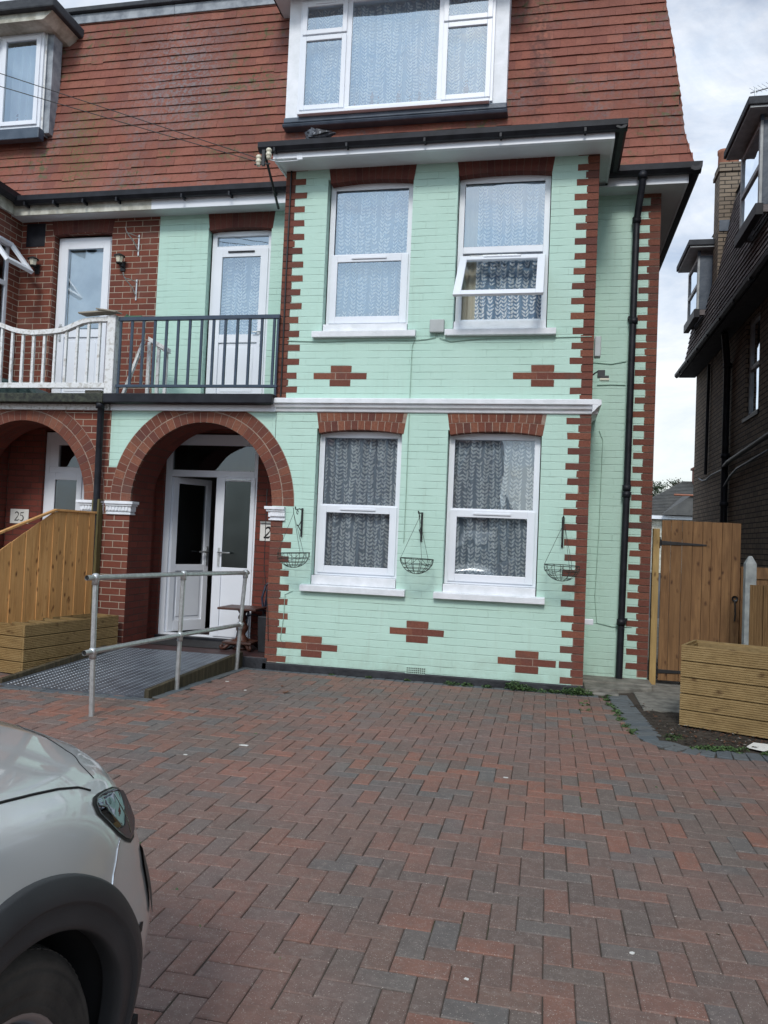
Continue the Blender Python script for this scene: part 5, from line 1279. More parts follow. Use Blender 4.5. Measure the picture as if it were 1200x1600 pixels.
planter('long low decking planter standing between the orange fence and the ramp', (-1.885, -1.36, 0), (.24, 1.25, 0), 1.27, .36, 4, .110, .008, .36, 4)
planter('tall decking planter of five grooved boards standing before the side gate', (3.990, -1.112, 0), (.612, -.240, 0), 1.65, .50, 5, .124, .008, .59, 0)

# side gate
gt = thing('side_gate', 'brown stained timber gate with long black strap hinges beside the drainpipe', 'gate', (4.45, .93, 0))
b = B(); x = 4.085; k = 0
widths = [.095, .115, .105, .10, .09, .105, .095, .090]
for w_ in widths:
    zt = 1.755-.001*k; b.box(x+.0015, x+w_-.0015, .905+(.003 if k % 2 else 0), .925, .05, zt+R.uniform(-.003, .003)); x += w_; k += 1
b.build('boards', 'gatewood', gt, bevel=.0025)
b = B()
for z in (.2, .9, 1.55): b.box(4.09, x-.01, .926, .96, z, z+.09)
b.build('rail', 'gatewood', gt)
def strap(z, ln, ang):
    b = B(); a = math.radians(ang); c, s_ = math.cos(a), math.sin(a)
    P = [(4.075, z+.022), (4.075, z-.022), (4.075+ln*c, z-.008+ln*s_), (4.075+ln*c+.01, z+ln*s_), (4.075+ln*c, z+.008+ln*s_)]; b.prism(P, .897, .9025, 'y'); b.box(4.03, 4.075, .888, .900, z-.062, z+.062); b.tube([(4.077, .893, z-.035), (4.077, .893, z+.035)], .009, 8)
    b.build('strap_hinge', 'blackiron', gt, bevel=.001)
strap(1.512, .46, -1.2); strap(.145, .46, 1.0)
b = B(); b.lathe([(.032, 0), (.032, .012), (.012, .012)], (4.83, .885, .955), 12, axis='y'); b.tube([(4.83, .885, .93), (4.835, .875, .80), (4.83, .885, .72)], .008, 6); b.build('gate_latch', 'blackiron', gt)
b = B(); b.box(3.995, 4.060, .86, .95, 0, 1.66); tag(b.build('gate_post', 'palepost', None, bevel=.004), 'pale new timber post between the brick corner and the side gate', 'post')
lp = thing('slatted_fence', 'narrow strip of overlapping brown fence slats between gate and concrete post', 'fence', (4.95, 1.0, 0))
b = B()
for k in range(11): z = .05+k*.112; b.hexa([(4.885, .99, z), (5.76, .99, z), (5.76, 1.01, z), (4.885, 1.01, z)], [(4.885, 1.008, z+.122), (5.76, 1.008, z+.122), (5.76, 1.014, z+.122), (4.885, 1.014, z+.122)])
b.build('boards', 'gatewood', lp); b = B(); b.box(4.90, 4.93, .965, .99, .04, 1.29); b.build('batten', 'gatewood', lp)
b = B(); b.box(4.775, 4.875, .22, .32, 0, 1.335); b.mesh([(4.775, .22, 1.335), (4.875, .22, 1.335), (4.875, .32, 1.335), (4.775, .32, 1.335), (4.81, .255, 1.41), (4.84, .255, 1.41), (4.84, .285, 1.41), (4.81, .285, 1.41)], [(0, 1, 5, 4), (1, 2, 6, 5), (2, 3, 7, 6), (3, 0, 4, 7), (4, 5, 6, 7)])
tag(b.build('concrete_post', 'conc_post', None, bevel=.006), 'pale grey concrete fence post with a pointed top behind the tall planter', 'post')
rf = thing('ribbed_fence', 'ribbed upright decking fence panel right of the concrete post', 'fence', (5.3, .30, 0))
b = B(); x = 4.815
while x < 5.76:
    pr = []
    for q in range(5): a = x+.118*(q+.1)/5; pr += [(a, 0), (a+.012, 0), (a+.015, .005), (a+.0205, .005)]
    pr = [(px, .205+py) for px, py in pr]+[(x+.118, .235), (x, .235)]; b.prism(pr, .05, 1.135+R.uniform(-.002, .002), 'z'); x += .121
b.build('boards', 'deckv', rf)
b = B(); b.box(4.88, 5.76, .238, .27, .95, 1.04); b.box(4.88, 5.76, .238, .27, .25, .34); b.build('rail', 'deckv', rf)

# table and chair in the porch
tb = thing('pedestal_table', 'small worn brown wooden table with a turned pedestal in the porch', 'table', (-.42, .42, .125))
b = B(); b.box(-.655, -.205, .22, .62, .575, .600); b.build('tabletop', 'redwood', tb, bevel=.006)
b = B(); b.lathe([(0, .13), (.09, .13), (.095, .15), (.06, .17), (.075, .20), (.078, .24), (.05, .27), (.04, .30), (.065, .34), (.07, .38), (.045, .42), (.035, .45), (.05, .47), (.05, .49), (.035, .52), (.06, .56), (.08, .576), (0, .576)], (-.43, .42, 0), 20); b.build('pedestal', 'redwood', tb)
for a in (PI/4, 3*PI/4, 5*PI/4, 7*PI/4):
    b = B(); c, s_ = math.cos(a), math.sin(a); b.tube([(-.43+r_0*c, .42+r_0*s_, z) for r_0, z in ((.03, .20), (.09, .215), (.15, .19), (.20, .15), (.235, .145), (.25, .165), (.235, .185), (.215, .175))], [.03, .028, .024, .02, .018, .016, .013, .010], 8); b.build('leg', 'redwood', tb)
b = B(); b.box(-.60, -.26, .27, .57, .196, .222); b.build('foot_board', 'redwood', tb, bevel=.005)
ch = thing('porch_chair', 'dark blue metal chair with a rounded back standing behind the porch table', 'chair', (-.25, .62, .125))
for lg in ([(-.60, .66, .125), (-.53, .66, .56)], [(-.56, .80, .125), (-.50, .78, .56)]):
    b = B(); b.tube(lg, .013, 8); b.build('leg', 'chairblue', ch)
for y in (.58, .80):
    b = B(); b.tube([(-.16, y, .125), (-.20, y, .56)], .013, 8); b.build('leg', 'chairblue', ch)
b = B(); b.tube([(-.24+.0, .58, .50), (-.27, .58, .70), (-.24, .60, .84), (-.16, .64, .93), (-.10, .70, .94), (-.06, .76, .90), (-.05, .80, .70), (-.06, .80, .5)], .014, 8); b.build('back_frame', 'chairblue', ch)
b = B(); b.hexa([(-.255, .60, .58), (-.06, .78, .58), (-.05, .77, .58), (-.245, .59, .58)], [(-.225, .62, .86), (-.08, .75, .88), (-.07, .74, .88), (-.215, .61, .86)]); b.build('backrest', 'chairblue', ch)
b = B(); b.box(-.56, -.12, .58, .82, .545, .565); b.build('seat', 'chairblue', ch, bevel=.006)
b = B(); b.tube([(-.53, .67, .44), (-.40, .66, .50), (-.28, .66, .48)], .009, 6); b.build('brace', 'chairblue', ch)
M['bag'] = vary('black_bin_plastic', (.010, .011, .013), (.02, .021, .025), 6, .4)
b = B(); b.prism([(-.19, .125), (-.02, .125), (-.01, .52), (-.21, .52)], .30, .54, 'y'); tag(b.build('storage_box', 'bag', None, bevel=.01), 'black upright box tucked between the porch table and the pier', 'box')
b = B(); b.box(-1.55, -.55, .30, .80, .126, .138); tag(b.build('doormat', 'mat', None, bevel=.003), 'black rubber doormat in front of the half open door', 'doormat')

# ================================================================== weeds, leaves, litter
def leaf_clump(b, x, y, z, r, h, n, rg):
    for _ in range(n):
        a = rg.uniform(0, 2*PI); q = r*math.sqrt(rg.random()); hh = rg.uniform(.1, 1)*h*(1-.5*q/r); s_ = rg.uniform(.007, .018); X, Y, Z = x+q*math.cos(a), y+q*math.sin(a), z+hh
        t = rg.uniform(0, 2*PI); d = Vector((math.cos(t), math.sin(t), rg.uniform(-.3, .8))).normalized()*s_; w_ = Vector((-math.sin(t), math.cos(t), rg.uniform(-.4, .4))).normalized()*s_*.55
        P = Vector((X, Y, Z)); b.face([tuple(P-d), tuple(P+w_), tuple(P+d), tuple(P-w_)], rg.randint(0, 1))
rg = random.Random(5); b = B()
spots = [(1.15, .03, .02, 25), (2.0, .08, .03, 90), (2.15, .06, .03, 60), (2.35, .05, .025, 40), (2.62, .09, .085, 200), (2.72, .07, .05, 110), (2.78, .05, .03, 50), (2.9, .09, .03, 60), (3.0, .06, .03, 70), (3.15, .09, .06, 160), (3.24, .06, .07, 130), (3.33, .05, .05, 60), (1.55, .03, .02, 20), (.75, .03, .015, 15)]
for x, r, h, n in spots:
    for q in range(n): pass
    leaf_clump(b, x, -.04, 0, r*1.0, h*1.3, int(n*1.8), rg)
path_pts = [(3.50, -.05), (3.49, -.25), (3.50, -.45), (3.52, -.65), (3.54, -.85), (3.55, -1.05), (3.57, -1.25), (3.60, -1.45)]
for (x, y) in path_pts:
    for q in range(3): leaf_clump(b, x+rg.uniform(-.02, .02), y+rg.uniform(-.08, .08), 0, .035, .018, 26, rg)
for k in range(26):
    t = rg.random(); x = 3.80+t*.95; y = -1.78-.06*min(1, t*4)+rg.uniform(-.04, .10) if t > .15 else -1.6+rg.uniform(-.1, .1); leaf_clump(b, x, y, 0, .045, .028, 30, rg)
for k in range(9): leaf_clump(b, 3.22+rg.uniform(0, .1), -.3-rg.uniform(0, .5), 0, .02, .01, 8, rg)
for k in range(40):
    x, y = rg.uniform(.2, 4.5), rg.uniform(-6, -.4); leaf_clump(b, x, y, -.006, .012, .006, 4, rg)
o = b.build('weeds', ['weed', 'weed2']); tag(o, 'small green weeds growing along the wall foot and edging blocks', 'weeds'); o['kind'] = 'stuff'
M['deadleaf'] = vary('dry_brown_leaf', (.16, .06, .025), (.09, .04, .02), 30, .8); M['scrap'] = vary('white_scrap', (.70, .70, .66), (.55, .55, .52), 30, .8); M['pebble'] = vary('pebble', (.25, .22, .19), (.12, .11, .10), 30, .9)
b = B()
for k in range(330):
    x = rg.uniform(3.75, 4.75); y = rg.uniform(-1.75, -1.15) if x > 3.85 else rg.uniform(-1.5, -.35); s_ = rg.uniform(.006, .020); a = rg.uniform(0, 6); z = .012+rg.uniform(0, .012)
    b.face([(x+s_*math.cos(a), y+s_*math.sin(a), z), (x-s_*.5*math.sin(a), y+s_*.5*math.cos(a), z+.006), (x-s_*math.cos(a), y-s_*math.sin(a), z), (x+s_*.5*math.sin(a), y-s_*.5*math.cos(a), z+.004)], rg.choice([0, 0, 1, 1, 2]))
o = b.build('leaf_litter', ['deadleaf', 'soil', 'pebble']); tag(o, 'scattered dead leaves and crumbs on the bare soil strip by the tall planter', 'leaf litter'); o['kind'] = 'stuff'
def leaf(x, y, s_, a, lab):
    b = B(); P = []
    for k in range(10):
        t = 2*PI*k/10; rr0 = s_*(1 if k % 2 == 0 else .62); P.append((x+rr0*math.cos(t)*math.cos(a)-rr0*.65*math.sin(t)*math.sin(a), y+rr0*math.cos(t)*math.sin(a)+rr0*.65*math.sin(t)*math.cos(a), .006+.008*abs(math.sin(t*1.5))))
    Q = [(px, py, pz-.0012) for px, py, pz in P]; b.mesh(P+Q, [tuple(range(10)), tuple(range(19, 9, -1))]+[(i, i+10, (i+1) % 10+10, (i+1) % 10) for i in range(10)]); tag(b.build('fallen_leaf', 'deadleaf'), lab, 'leaf')
leaf(.628, -1.116, .042, .4, 'larger orange brown fallen leaf on the paving below the lower brick cross nearest the porch'); leaf(.50, -.86, .026, 1.2, 'small dark curled leaf on the paving just behind the larger orange one')
def scrap(x, y, s_, lab, st=1.5):
    b = B(); P = []; n = 9; a0 = rg.uniform(0, 6)
    for k in range(n): t = 2*PI*k/n; q = s_*rg.uniform(.6, 1.1); P.append((x+q*math.cos(t)*st, y+q*math.sin(t), .0042))
    Q = [(px, py, .001) for px, py, _ in P]; b.mesh(P+Q, [tuple(range(n)), tuple(range(2*n-1, n-1, -1))]+[(i, i+n, (i+1) % n+n, (i+1) % n) for i in range(n)]); o = b.build('white_scrap', 'scrap'); tag(o, lab, 'scrap', 'small white specks on the driveway')
scrap(.937, -2.911, .016, 'cluster of white crumbs on the paving in line with the left ground floor window', 2.6); scrap(2.69, -3.04, .012, 'bright white chip on the paving in the middle of the driveway')
for (x, y, s_, lb) in ((.685, -3.25, .010, 'small white speck on the paving straight ahead of the parked car'), (-.064, -.82, .013, 'white speck on the paving close to the last handrail post'), (.25, -1.15, .011, 'small white speck between the orange fallen leaf and the ramp'), (3.23, -5.0, .008, 'tiny pale speck on the paving at the lower right'), (2.68, -5.33, .007, 'elongated white speck on a reddish block low in the picture')): scrap(x, y, s_, lb)
b = B(); b.face([(4.36, -1.70, .012), (4.46, -1.80, .016), (4.62, -1.72, .05), (4.44, -1.60, .03)]); b.face([(4.36, -1.70, .011), (4.44, -1.60, .029), (4.62, -1.72, .049), (4.46, -1.80, .015)])
tag(b.build('paper_sheet', 'signwhite'), 'torn white paper lying on the soil in front of the tall planter', 'paper')

# ================================================================== dark house on the right
dh = thing('house', 'dark brown brick house on the right with tile hung upper wall and two dormers', 'house', (8, 3, 0))
RX = 5.78
b = B(); wall_x(b, RX, -6, 9.1, 0, 5.14, face=-1, holes=[(4.12, 4.92, 3.50, 5.00)], depth=.09); b.face([(RX, 9.1, 0), (14, 9.1, 0), (14, 9.1, 5.1), (RX, 9.1, 5.1)][::-1]); b.face([(RX, -6, 0), (14, -6, 0), (14, -6, 8), (RX, -6, 5.1)]); b.face([(14, -6, 0), (14, 9.1, 0), (14, 9.1, 8), (14, -6, 8)])
b.build('wall', 'stock', dh)
b = B(); b.box(RX-.02, RX+.10, 4.06, 4.98, 3.44, 3.50); b.build('sill', 'gutter', dh, bevel=.004)
M['oldwhite'] = vary('dull_white_frame', (.42, .45, .46), (.30, .32, .33), 9, .5)
b = B()
for (ya, yb, za, zb) in ((4.12, 4.18, 3.5, 5.0), (4.86, 4.92, 3.5, 5.0), (4.18, 4.86, 3.5, 3.56), (4.18, 4.86, 4.94, 5.0), (4.18, 4.86, 4.22, 4.28)): b.box(RX+.05, RX+.10, ya, yb, za, zb)
wn_ = b.build('window', 'oldwhite', dh, bevel=.003); b = B(); b.face([(RX+.08, 4.14, 3.52), (RX+.08, 4.9, 3.52), (RX+.08, 4.9, 4.98), (RX+.08, 4.14, 4.98)]); b.build('pane', 'glass_dark', wn_)
b = B(); b.box(RX+.3, RX+.34, 3.9, 5.1, 3.3, 5.05); b.build('room_shell', 'room', dh)
# eaves
b = B(); b.box(5.46, RX, -6, 9.25, 5.045, 5.065); b.build('soffit', 'felt', dh)
b = B(); b.prism([(5.37, 5.12), (5.375, 5.07), (5.41, 5.04), (5.45, 5.05), (5.47, 5.12)], -6, 9.28, 'y')
for y in np.arange(-5.5, 9.2, .95): b.box(5.372, 5.40, y, y+.04, 5.035, 5.13)
b.build('gutter', 'gutter', dh, bevel=.003)
DP = [(5.42, 5.10), (5.50, 5.24), (5.57, 5.42), (5.62, 5.70), (5.67, 6.03), (5.75, 6.43), (5.86, 7.02), (6.02, 7.90), (6.05, 8.1)]
def rx(z): return float(np.interp(z, [p[1] for p in DP], [p[0] for p in DP]))
def dfn(u, z, t): return (rx(z)-t, u, z-t*.2)
rd = random.Random(3); b = B(); tile_rows(b, 5.10, 7.85, .105, lambda u, z, t: dfn(-u, z, t), lambda z: (-9.15, 5.5), w=.168, rnd=rd, th=.022)
rf_ = b.build('roof', 'tile_dark', dh)
b = B()
for (xa, za), (xb, zb) in zip(DP, DP[1:]): b.face([(xa+.006, -6, za), (xa+.006, 9.14, za), (xb+.006, 9.14, zb), (xb+.006, -6, zb)]); b.face([(xa+.006, 9.14, za), (14, 9.14, za), (14, 9.14, zb), (xb+.006, 9.14, zb)])
b.face([(6.0, -6, 7.95), (14, -6, 7.95), (14, 9.14, 7.95), (6.0, 9.14, 7.95)]); b.build('roof_boarding', 'felt', rf_)
def side_dormer(y0, y1, x, z0, z1, zs0):
    b = B(); b.box(x+.02, 6.6, y0-.0, y0+.06, z0-.1, z1+.04); b.box(x+.02, 6.6, y1-.06, y1, z0-.1, z1+.04); b.box(x+.02, x+.06, y0+.06, y1-.06, z0-.1, z0)
    d = b.build('dormer', 'tile_dark', dh)
    b = B(); b.box(x-.22, 6.9, y0-.22, y1+.20, zs0+.03, zs0+.14); b.build('dormer_roof', 'felt', d, bevel=.012)
    b = B(); b.box(x-.19, 6.9, y0-.19, y1+.17, zs0, zs0+.029); b.build('dormer_soffit', 'oldwhite', d)
    b = B(); zm = (z0+z1)/2-.06
    for (ya, yb, za, zb) in ((y0, y0+.07, z0, z1), (y1-.07, y1, z0, z1), (y0+.07, y1-.07, z0, z0+.06), (y0+.07, y1-.07, z1-.06, z1), (y0+.07, y1-.07, zm, zm+.07)): b.box(x-.015, x+.05, ya, yb, za, zb)
    w = b.build('window', 'oldwhite', d, bevel=.003); b = B(); b.face([(x+.01, y0+.05, z0+.05), (x+.01, y1-.05, z0+.05), (x+.01, y1-.05, z1-.05), (x+.01, y0+.05, z1-.05)]); b.build('pane', 'glass', w)
    b = B(); b.box(x-.07, x+.03, y0-.06, y1+.05, z0-.16, z0-.004); b.build('sill', 'gutter', d, bevel=.004)
    b = B(); b.box(x+.6, x+.62, y0+.05, y1-.05, z0, z1); b.build('room_shell', 'room', d)
    b = B(); b.box(x-.02, x+.03, y0-.005, y0+.055, z1+.0, zs0); b.box(x+.021, x+.4, y0-.004, y0-.0005, z0, z1); b.build('cheek', 'lead_dark', d)
side_dormer(3.12, 4.22, 5.50, 6.08, 7.22, 7.30); side_dormer(7.55, 8.60, 5.50, 5.98, 7.00, 7.10)
b = B(); b.box(5.73, 6.12, 7.02, 7.46, 5.6, 8.35); b.box(5.70, 6.15, 6.99, 7.49, 8.35, 8.42); b.box(5.72, 6.13, 7.01, 7.47, 8.42, 8.52); c = b.build('chimney', 'stock', dh)
M['terra'] = vary('terracotta_pot', (.30, .12, .07), (.20, .08, .05), 9, .8)
for x in (5.83, 6.0): b = B(); b.lathe([(.10, 8.5), (.095, 8.75), (.11, 8.78), (.11, 8.84), (.085, 8.84), (.08, 8.6)], (x, 7.25, 0), 16); b.build('chimney_pot', 'terra', c)
b = B(); b.box(5.74, 6.1, 7.0, 7.018, 7.25, 7.45); b.build('lead_flashing', 'lead_dark', c)
b = B(); b.tube([(5.55, 3.75, 7.4), (5.55, 3.75, 8.02)], .012, 8); b.tube([(5.50, 3.80, 7.98), (5.95, 3.35, 7.86)], .010, 6)
for k in range(9): t = k/9; x, y, z = 5.53+.42*t, 3.77-.42*t, 7.975-.12*t; l = .12+.08*t; b.tube([(x-l*.6, y-l*.6, z+.02), (x+l*.6, y+l*.6, z+.02)], .0028, 4)
b.build('television_aerial', 'galv', dh)
b = B(); b.tube([(5.60, 5.60, 5.02), (5.66, 5.75, 4.75), (5.71, 5.88, 4.55), (5.715, 5.88, 1.0), (5.715, 5.88, .05)], .055, 14)
for z in (4.5, 3.0, 2.2, 1.2): b.lathe([(0, 0), (.07, 0), (.07, .07), (0, .07)], (5.715, 5.88, z), 14)
b.build('downpipe', 'gutter', dh)
b = B(); b.tube([(5.70, 5.85, 2.86), (5.69, 5.5, 2.90), (5.69, 3.0, 3.02), (5.69, -2.0, 3.22), (5.74, -2.1, 3.22)], .036, 10); b.build('waste_pipe', 'gutter', dh)
b = B(); b.tube([(5.70, 5.85, 2.52), (5.70, 5.4, 2.66), (5.71, 5.0, 2.74), (5.71, 0.0, 2.95), (5.77, -.1, 2.95)], .018, 8); b.build('waste_pipe', 'lead_dark', dh)
b = B(); b.tube([(5.74, 7.6, 4.95), (5.73, 7.6, 2.88)], .03, 8); b.build('downpipe', 'gutter', dh)
b = B(); b.tube([(5.75, 8.35, 2.87), (5.745, 8.0, 2.80), (5.74, 7.6, 2.78), (5.74, 7.1, 2.83), (5.74, 6.0, 2.84)], .014, 6); b.build('sagging_pipe', 'lead_dark', dh)

# house and trees seen through the gap at the back
bh = thing('house', 'distant bungalow with a grey tiled roof seen between the two houses', 'house', (14, 48, 0))
b = B(); b.box(9.5, 22, 45.5, 54, 0, 3.6); b.build('wall', 'cream', bh)
b = B(); b.mesh([(7.6, 45, 3.68), (22.4, 45, 3.68), (22.4, 55, 3.68), (7.6, 55, 3.68), (12.0, 50, 6.35), (20.4, 50, 6.35)], [(0, 1, 5, 4), (1, 2, 5), (2, 3, 4, 5), (3, 0, 4)])
for k in range(24): z = 3.70+k*.112; f = (z-3.68)/2.67; b.box(7.6+4.4*f, 22.4-2*f, 44.97+5*f-.03, 44.98+5*f+.06, z, z+.035)
rfb = b.build('roof', 'slate', bh)
b = B(); b.box(7.6, 22.4, 44.88, 44.96, 3.46, 3.68); b.build('fascia', 'white', bh)
b = B(); b.mesh([(9.9, 44.4, 3.72), (13.6, 44.4, 3.72), (11.75, 44.4, 5.05), (11.75, 48.1, 5.25)], [(0, 1, 2), (1, 3, 2), (0, 2, 3)]); b.build('porch_gable', 'slate', rfb)
b = B(); b.tube([(10.6, 44.3, 5.0), (12.7, 44.3, 4.98), (13.5, 44.4, 4.3)], .07, 6); b.build('ridge_tiles', 'terra', rfb)
b = B(); b.box(12.6, 13.5, 49, 50, 5.8, 7.1); b.box(12.5, 13.6, 48.9, 50.1, 7.1, 7.25); b.build('chimney', 'brick', rfb)
def conifer(x, y, h, w, seed, label, loc_z=0):
    rgc = random.Random(seed); t = thing('tree', label, 'tree', (x, y, 0), 'dark trees behind the distant bungalow')
    b = B(); pts = [(x+rgc.uniform(-.15, .15)*k, y, h*k/5) for k in range(6)]; b.tube(pts, [.28, .24, .19, .14, .09, .04], 8)
    for k in range(14): a = rgc.uniform(0, 6.3); z = h*(.45+.5*rgc.random()); l = w*rgc.uniform(.5, 1)*(1.1-z/h*.6); b.tube([(x, y, z), (x+l*.5*math.cos(a), y+l*.5*math.sin(a), z+.25*l), (x+l*math.cos(a), y+l*math.sin(a), z+.6*l)], [.07, .045, .02], 5)
    b.build('trunk', 'bark', t); b = B()
    for k in range(60):
        a = rgc.uniform(0, 6.3); q = w*math.sqrt(rgc.random()); zc = h*(.55+.42*rgc.random())-q*.25; cx, cy = x+q*math.cos(a), y+q*math.sin(a); cr = rgc.uniform(.22, .5)
        for _ in range(70):
            v = Vector((rgc.gauss(0, 1), rgc.gauss(0, 1), rgc.gauss(0, .8))).normalized()*cr*rgc.uniform(.5, 1.1); p = Vector((cx, cy, zc))+v; d = (v.normalized()+Vector((rgc.uniform(-.5, .5), rgc.uniform(-.5, .5), .5))).normalized()*rgc.uniform(.07, .16); s_ = d.cross(Vector((rgc.uniform(-1, 1), rgc.uniform(-1, 1), 1))).normalized()*.045
            b.face([tuple(p-s_), tuple(p+s_), tuple(p+d)], 0)
    b.build('crown', 'crown', t)
conifer(10.55, 56, 6.9, 1.25, 1, 'leftmost dark bushy tree rising behind the distant bungalow roof'); conifer(12.55, 58, 7.2, 1.35, 2, 'taller dark tree rising behind the middle of the distant bungalow roof'); conifer(14.2, 57, 6.3, 1.1, 3, 'dark tree almost hidden by the side wall of the dark brick house')
# houses across the street (seen mirrored in the window glass)
def street_house(x0, x1, mat, lab):
    t = thing('house', lab, 'house', ((x0+x1)/2, -26, 0)); b = B()
    hs = [(x0+1, x0+2.6, 1, 2.6), (x1-2.6, x1-1, 1, 2.6), (x0+1, x0+2.6, 4, 5.4), (x1-2.6, x1-1, 4, 5.4)]
    ys = -24.0; xs = sorted({x0, x1, *[h[0] for h in hs], *[h[1] for h in hs]})
    b.box(x0, x1, -33, ys, 0, 5.9); b.build('wall', mat, t)
    for h in hs: b = B(); rect_frame(b, h[0], h[1], h[2], h[3], ys, ys+.06, .1); w = b.build('window', 'white', t); b = B(); b.box(h[0]+.1, h[1]-.1, ys+.005, ys+.02, h[2]+.1, h[3]-.1); b.build('pane', 'ink', w)
    b = B(); b.prism([(-33.3, 5.9), (-23.6, 5.9), (-28.5, 9.0)], x0-.1, x1+.1, 'x'); b.build('roof', 'tile', t)
street_house(-9.5, .45, 'brick', 'red brick house across the street, mirrored in the window nearer the porch'); street_house(2.45, 11, 'brick', 'brick house across the street, mirrored in the window nearer the drainpipe')
gg = thing('garage', 'low cream garage across the street between the two brick houses', 'garage', (1.5, -26, 0)); b = B(); b.box(.6, 2.3, -30, -24.2, 0, 2.5); b.build('wall', 'cream', gg); b = B(); b.prism([(.45, 2.5), (2.45, 2.5), (1.3, 3.5)], -30.1, -24.1, 'y'); b.build('roof', 'slate', gg)
b = B(); b.box(.8, 2.1, -24.2, -24.15, .05, 2.2); b.build('garage_door', 'slate', gg)

# ================================================================== SILVER CAR
car = thing('parked_car', 'silver car with black plastic wheel arch trim parked nose towards the houses', 'car', (1.17, -8.0, 0))
XC, YF, HW, LW, SB, MX_ = 1.17, -5.83, .90, .7967, .1307, .0323
SEC = [(.0, .19), (.90, .20), (.955, .30), (.985, .42), (1.0, .55), (.9925, .66), (.9766, .75), (.9467, .83), (.8988, .89), (.8381, .925), (.7786, .945), (.5827, .975), (.2973, .995), (0.0, 1.0)]
ZTK = ([0, .05, .12, .25, .45, .8, 1.25, 1.6, 3.6, 4.2], [.804, .861, .898, .926, .938, .973, 1.023, 1.04, 1.07, 1.03])
CL = 4.25
def cw(s):
    u = min(max(s/LW, 0), 1); f = (1-(1-u)**2.4)**(1/2.4)
    u2 = min(max((CL-s)/.5, 0), 1); return f*(1-(1-u2)**2.6)**(1/2.6)
def cpt(s, i):
    k = min(int(i), len(SEC)-2); f = i-k; P = []
    for q in (k, k+1):
        xf, zf = SEC[q]; zt_ = float(np.interp(s, *ZTK)); u = min(1, max(0, (zf-.5)/.45)); z = zf if zf < .5 else .5+(zf-.5)*(zt_-.5)/.5
        fade = min(1, max(0, (1.6-s)/.6)) if s < 1.6 else 0
        P.append(Vector((XC+HW*cw(s)*xf, YF-s-SB*u*fade+MX_, z)))
    return P[0].lerp(P[1], f)
def spline_i(i):  # smooth between the section rows
    return i
WHY, WHZ, RO, RI = -6.76, .36, .405, .345
WRY = WHY-2.62
M['silver'] = MT('silver_car_paint', (.585, .60, .595), .28, .5).m
mm = M['silver'].node_tree; bs = mm.nodes['Principled BSDF']; bs.inputs['Coat Weight'].default_value = 1.0; bs.inputs['Coat Roughness'].default_value = .03
nzc = mm.nodes.new('ShaderNodeTexNoise'); nzc.inputs['Scale'].default_value = 900; tcc = mm.nodes.new('ShaderNodeTexCoord'); mm.links.new(tcc.outputs['Object'], nzc.inputs['Vector'])
rpc = mm.nodes.new('ShaderNodeMapRange'); rpc.inputs['To Min'].default_value = .24; rpc.inputs['To Max'].default_value = .42; mm.links.new(nzc.outputs[0], rpc.inputs[0]); mm.links.new(rpc.outputs[0], bs.inputs['Roughness'])
M['trim'] = vary('black_grained_plastic', (.020, .022, .025), (.028, .030, .033), 6, .48, .0008, 700)
M['tyre'] = vary('tyre_rubber', (.022, .020, .018), (.060, .054, .047), 7, .8, .002, 60)
M['alloy'] = vary('alloy_wheel', (.45, .46, .48), (.38, .39, .41), 9, .3, metal=.9)
M['liner'] = vary('arch_liner', (.006, .006, .007), (.010, .010, .011), 9, .8)
M['seam'] = vary('dark_seam', (.004, .004, .005), (.006, .006, .006), 9, .6)
M['lampblack'] = vary('smoked_headlamp_inside', (.015, .017, .02), (.03, .033, .036), 12, .2)
M['chrome'] = vary('chrome', (.75, .78, .8), (.7, .72, .75), 9, .12, metal=1)
M['lampglass'] = glass_mat('clear_lamp_lens', .0, (.55, .60, .65), .03, (.28, .31, .35))
S_ = list(np.concatenate([np.linspace(0, .02, 5)[:-1], np.linspace(.02, .12, 9)[:-1], np.linspace(.12, 1.5, 84)[:-1], np.linspace(1.5, 3.95, 130)[:-1], np.linspace(3.95, CL, 14)]))
I_ = list(np.concatenate([[0, .5], np.linspace(1, 10, 64), np.linspace(10, 13, 12)[1:]]))
# smooth the polyline section with a spline through its rows
from mathutils import geometry as _g
SX = np.array([c[0] for c in SEC]); SZ = np.array([c[1] for c in SEC])
def catmull(a, i):
    k = min(int(i), len(a)-2); f = i-k; p0, p1, p2, p3 = a[max(k-1, 0)], a[k], a[k+1], a[min(k+2, len(a)-1)]
    if k <= 1: return p1+(p2-p1)*f
    return .5*((2*p1)+(-p0+p2)*f+(2*p0-5*p1+4*p2-p3)*f*f+(-p0+3*p1-3*p2+p3)*f**3)
def cps(s, i, offn=0.0):
    def raw(s, i):
        xf, zf = float(catmull(SX, i)), float(catmull(SZ, i)); zt_ = float(np.interp(s, *ZTK)); u = min(1, max(0, (zf-.5)/.45)); z = zf if zf < .5 else .5+(zf-.5)*(zt_-.5)/.5
        fade = 1 if s < 1.0 else max(0, (1.8-s)/.8)
        return Vector((XC+HW*cw(s)*xf, YF-s-SB*u*fade+MX_, z))
    p = raw(s, i)
    if offn:
        a = raw(s+.004, i)-raw(max(s-.004, 0), i); c = raw(s, min(i+.05, 13))-raw(s, max(i-.05, 0)); n = c.cross(a)
        if n.length > 1e-9:
            n.normalize()
            if n.x < 0 and n.z < .3 or n.z < -.5: n = -n
            if (p-Vector((XC, -8, .5))).dot(n) < 0: n = -n
            p = p+n*offn
    return p
def wheel_d(p): return min(math.hypot(p.y-WHY, p.z-WHZ), math.hypot(p.y-WRY, p.z-WHZ))
b = B(); vs = []; idx = {}
for a, s in enumerate(S_):
    for c, i in enumerate(I_): idx[(a, c)] = len(vs); vs.append(cps(s, i))
nS, nI = len(S_), len(I_); fs = []; mi = []
base = len(vs)
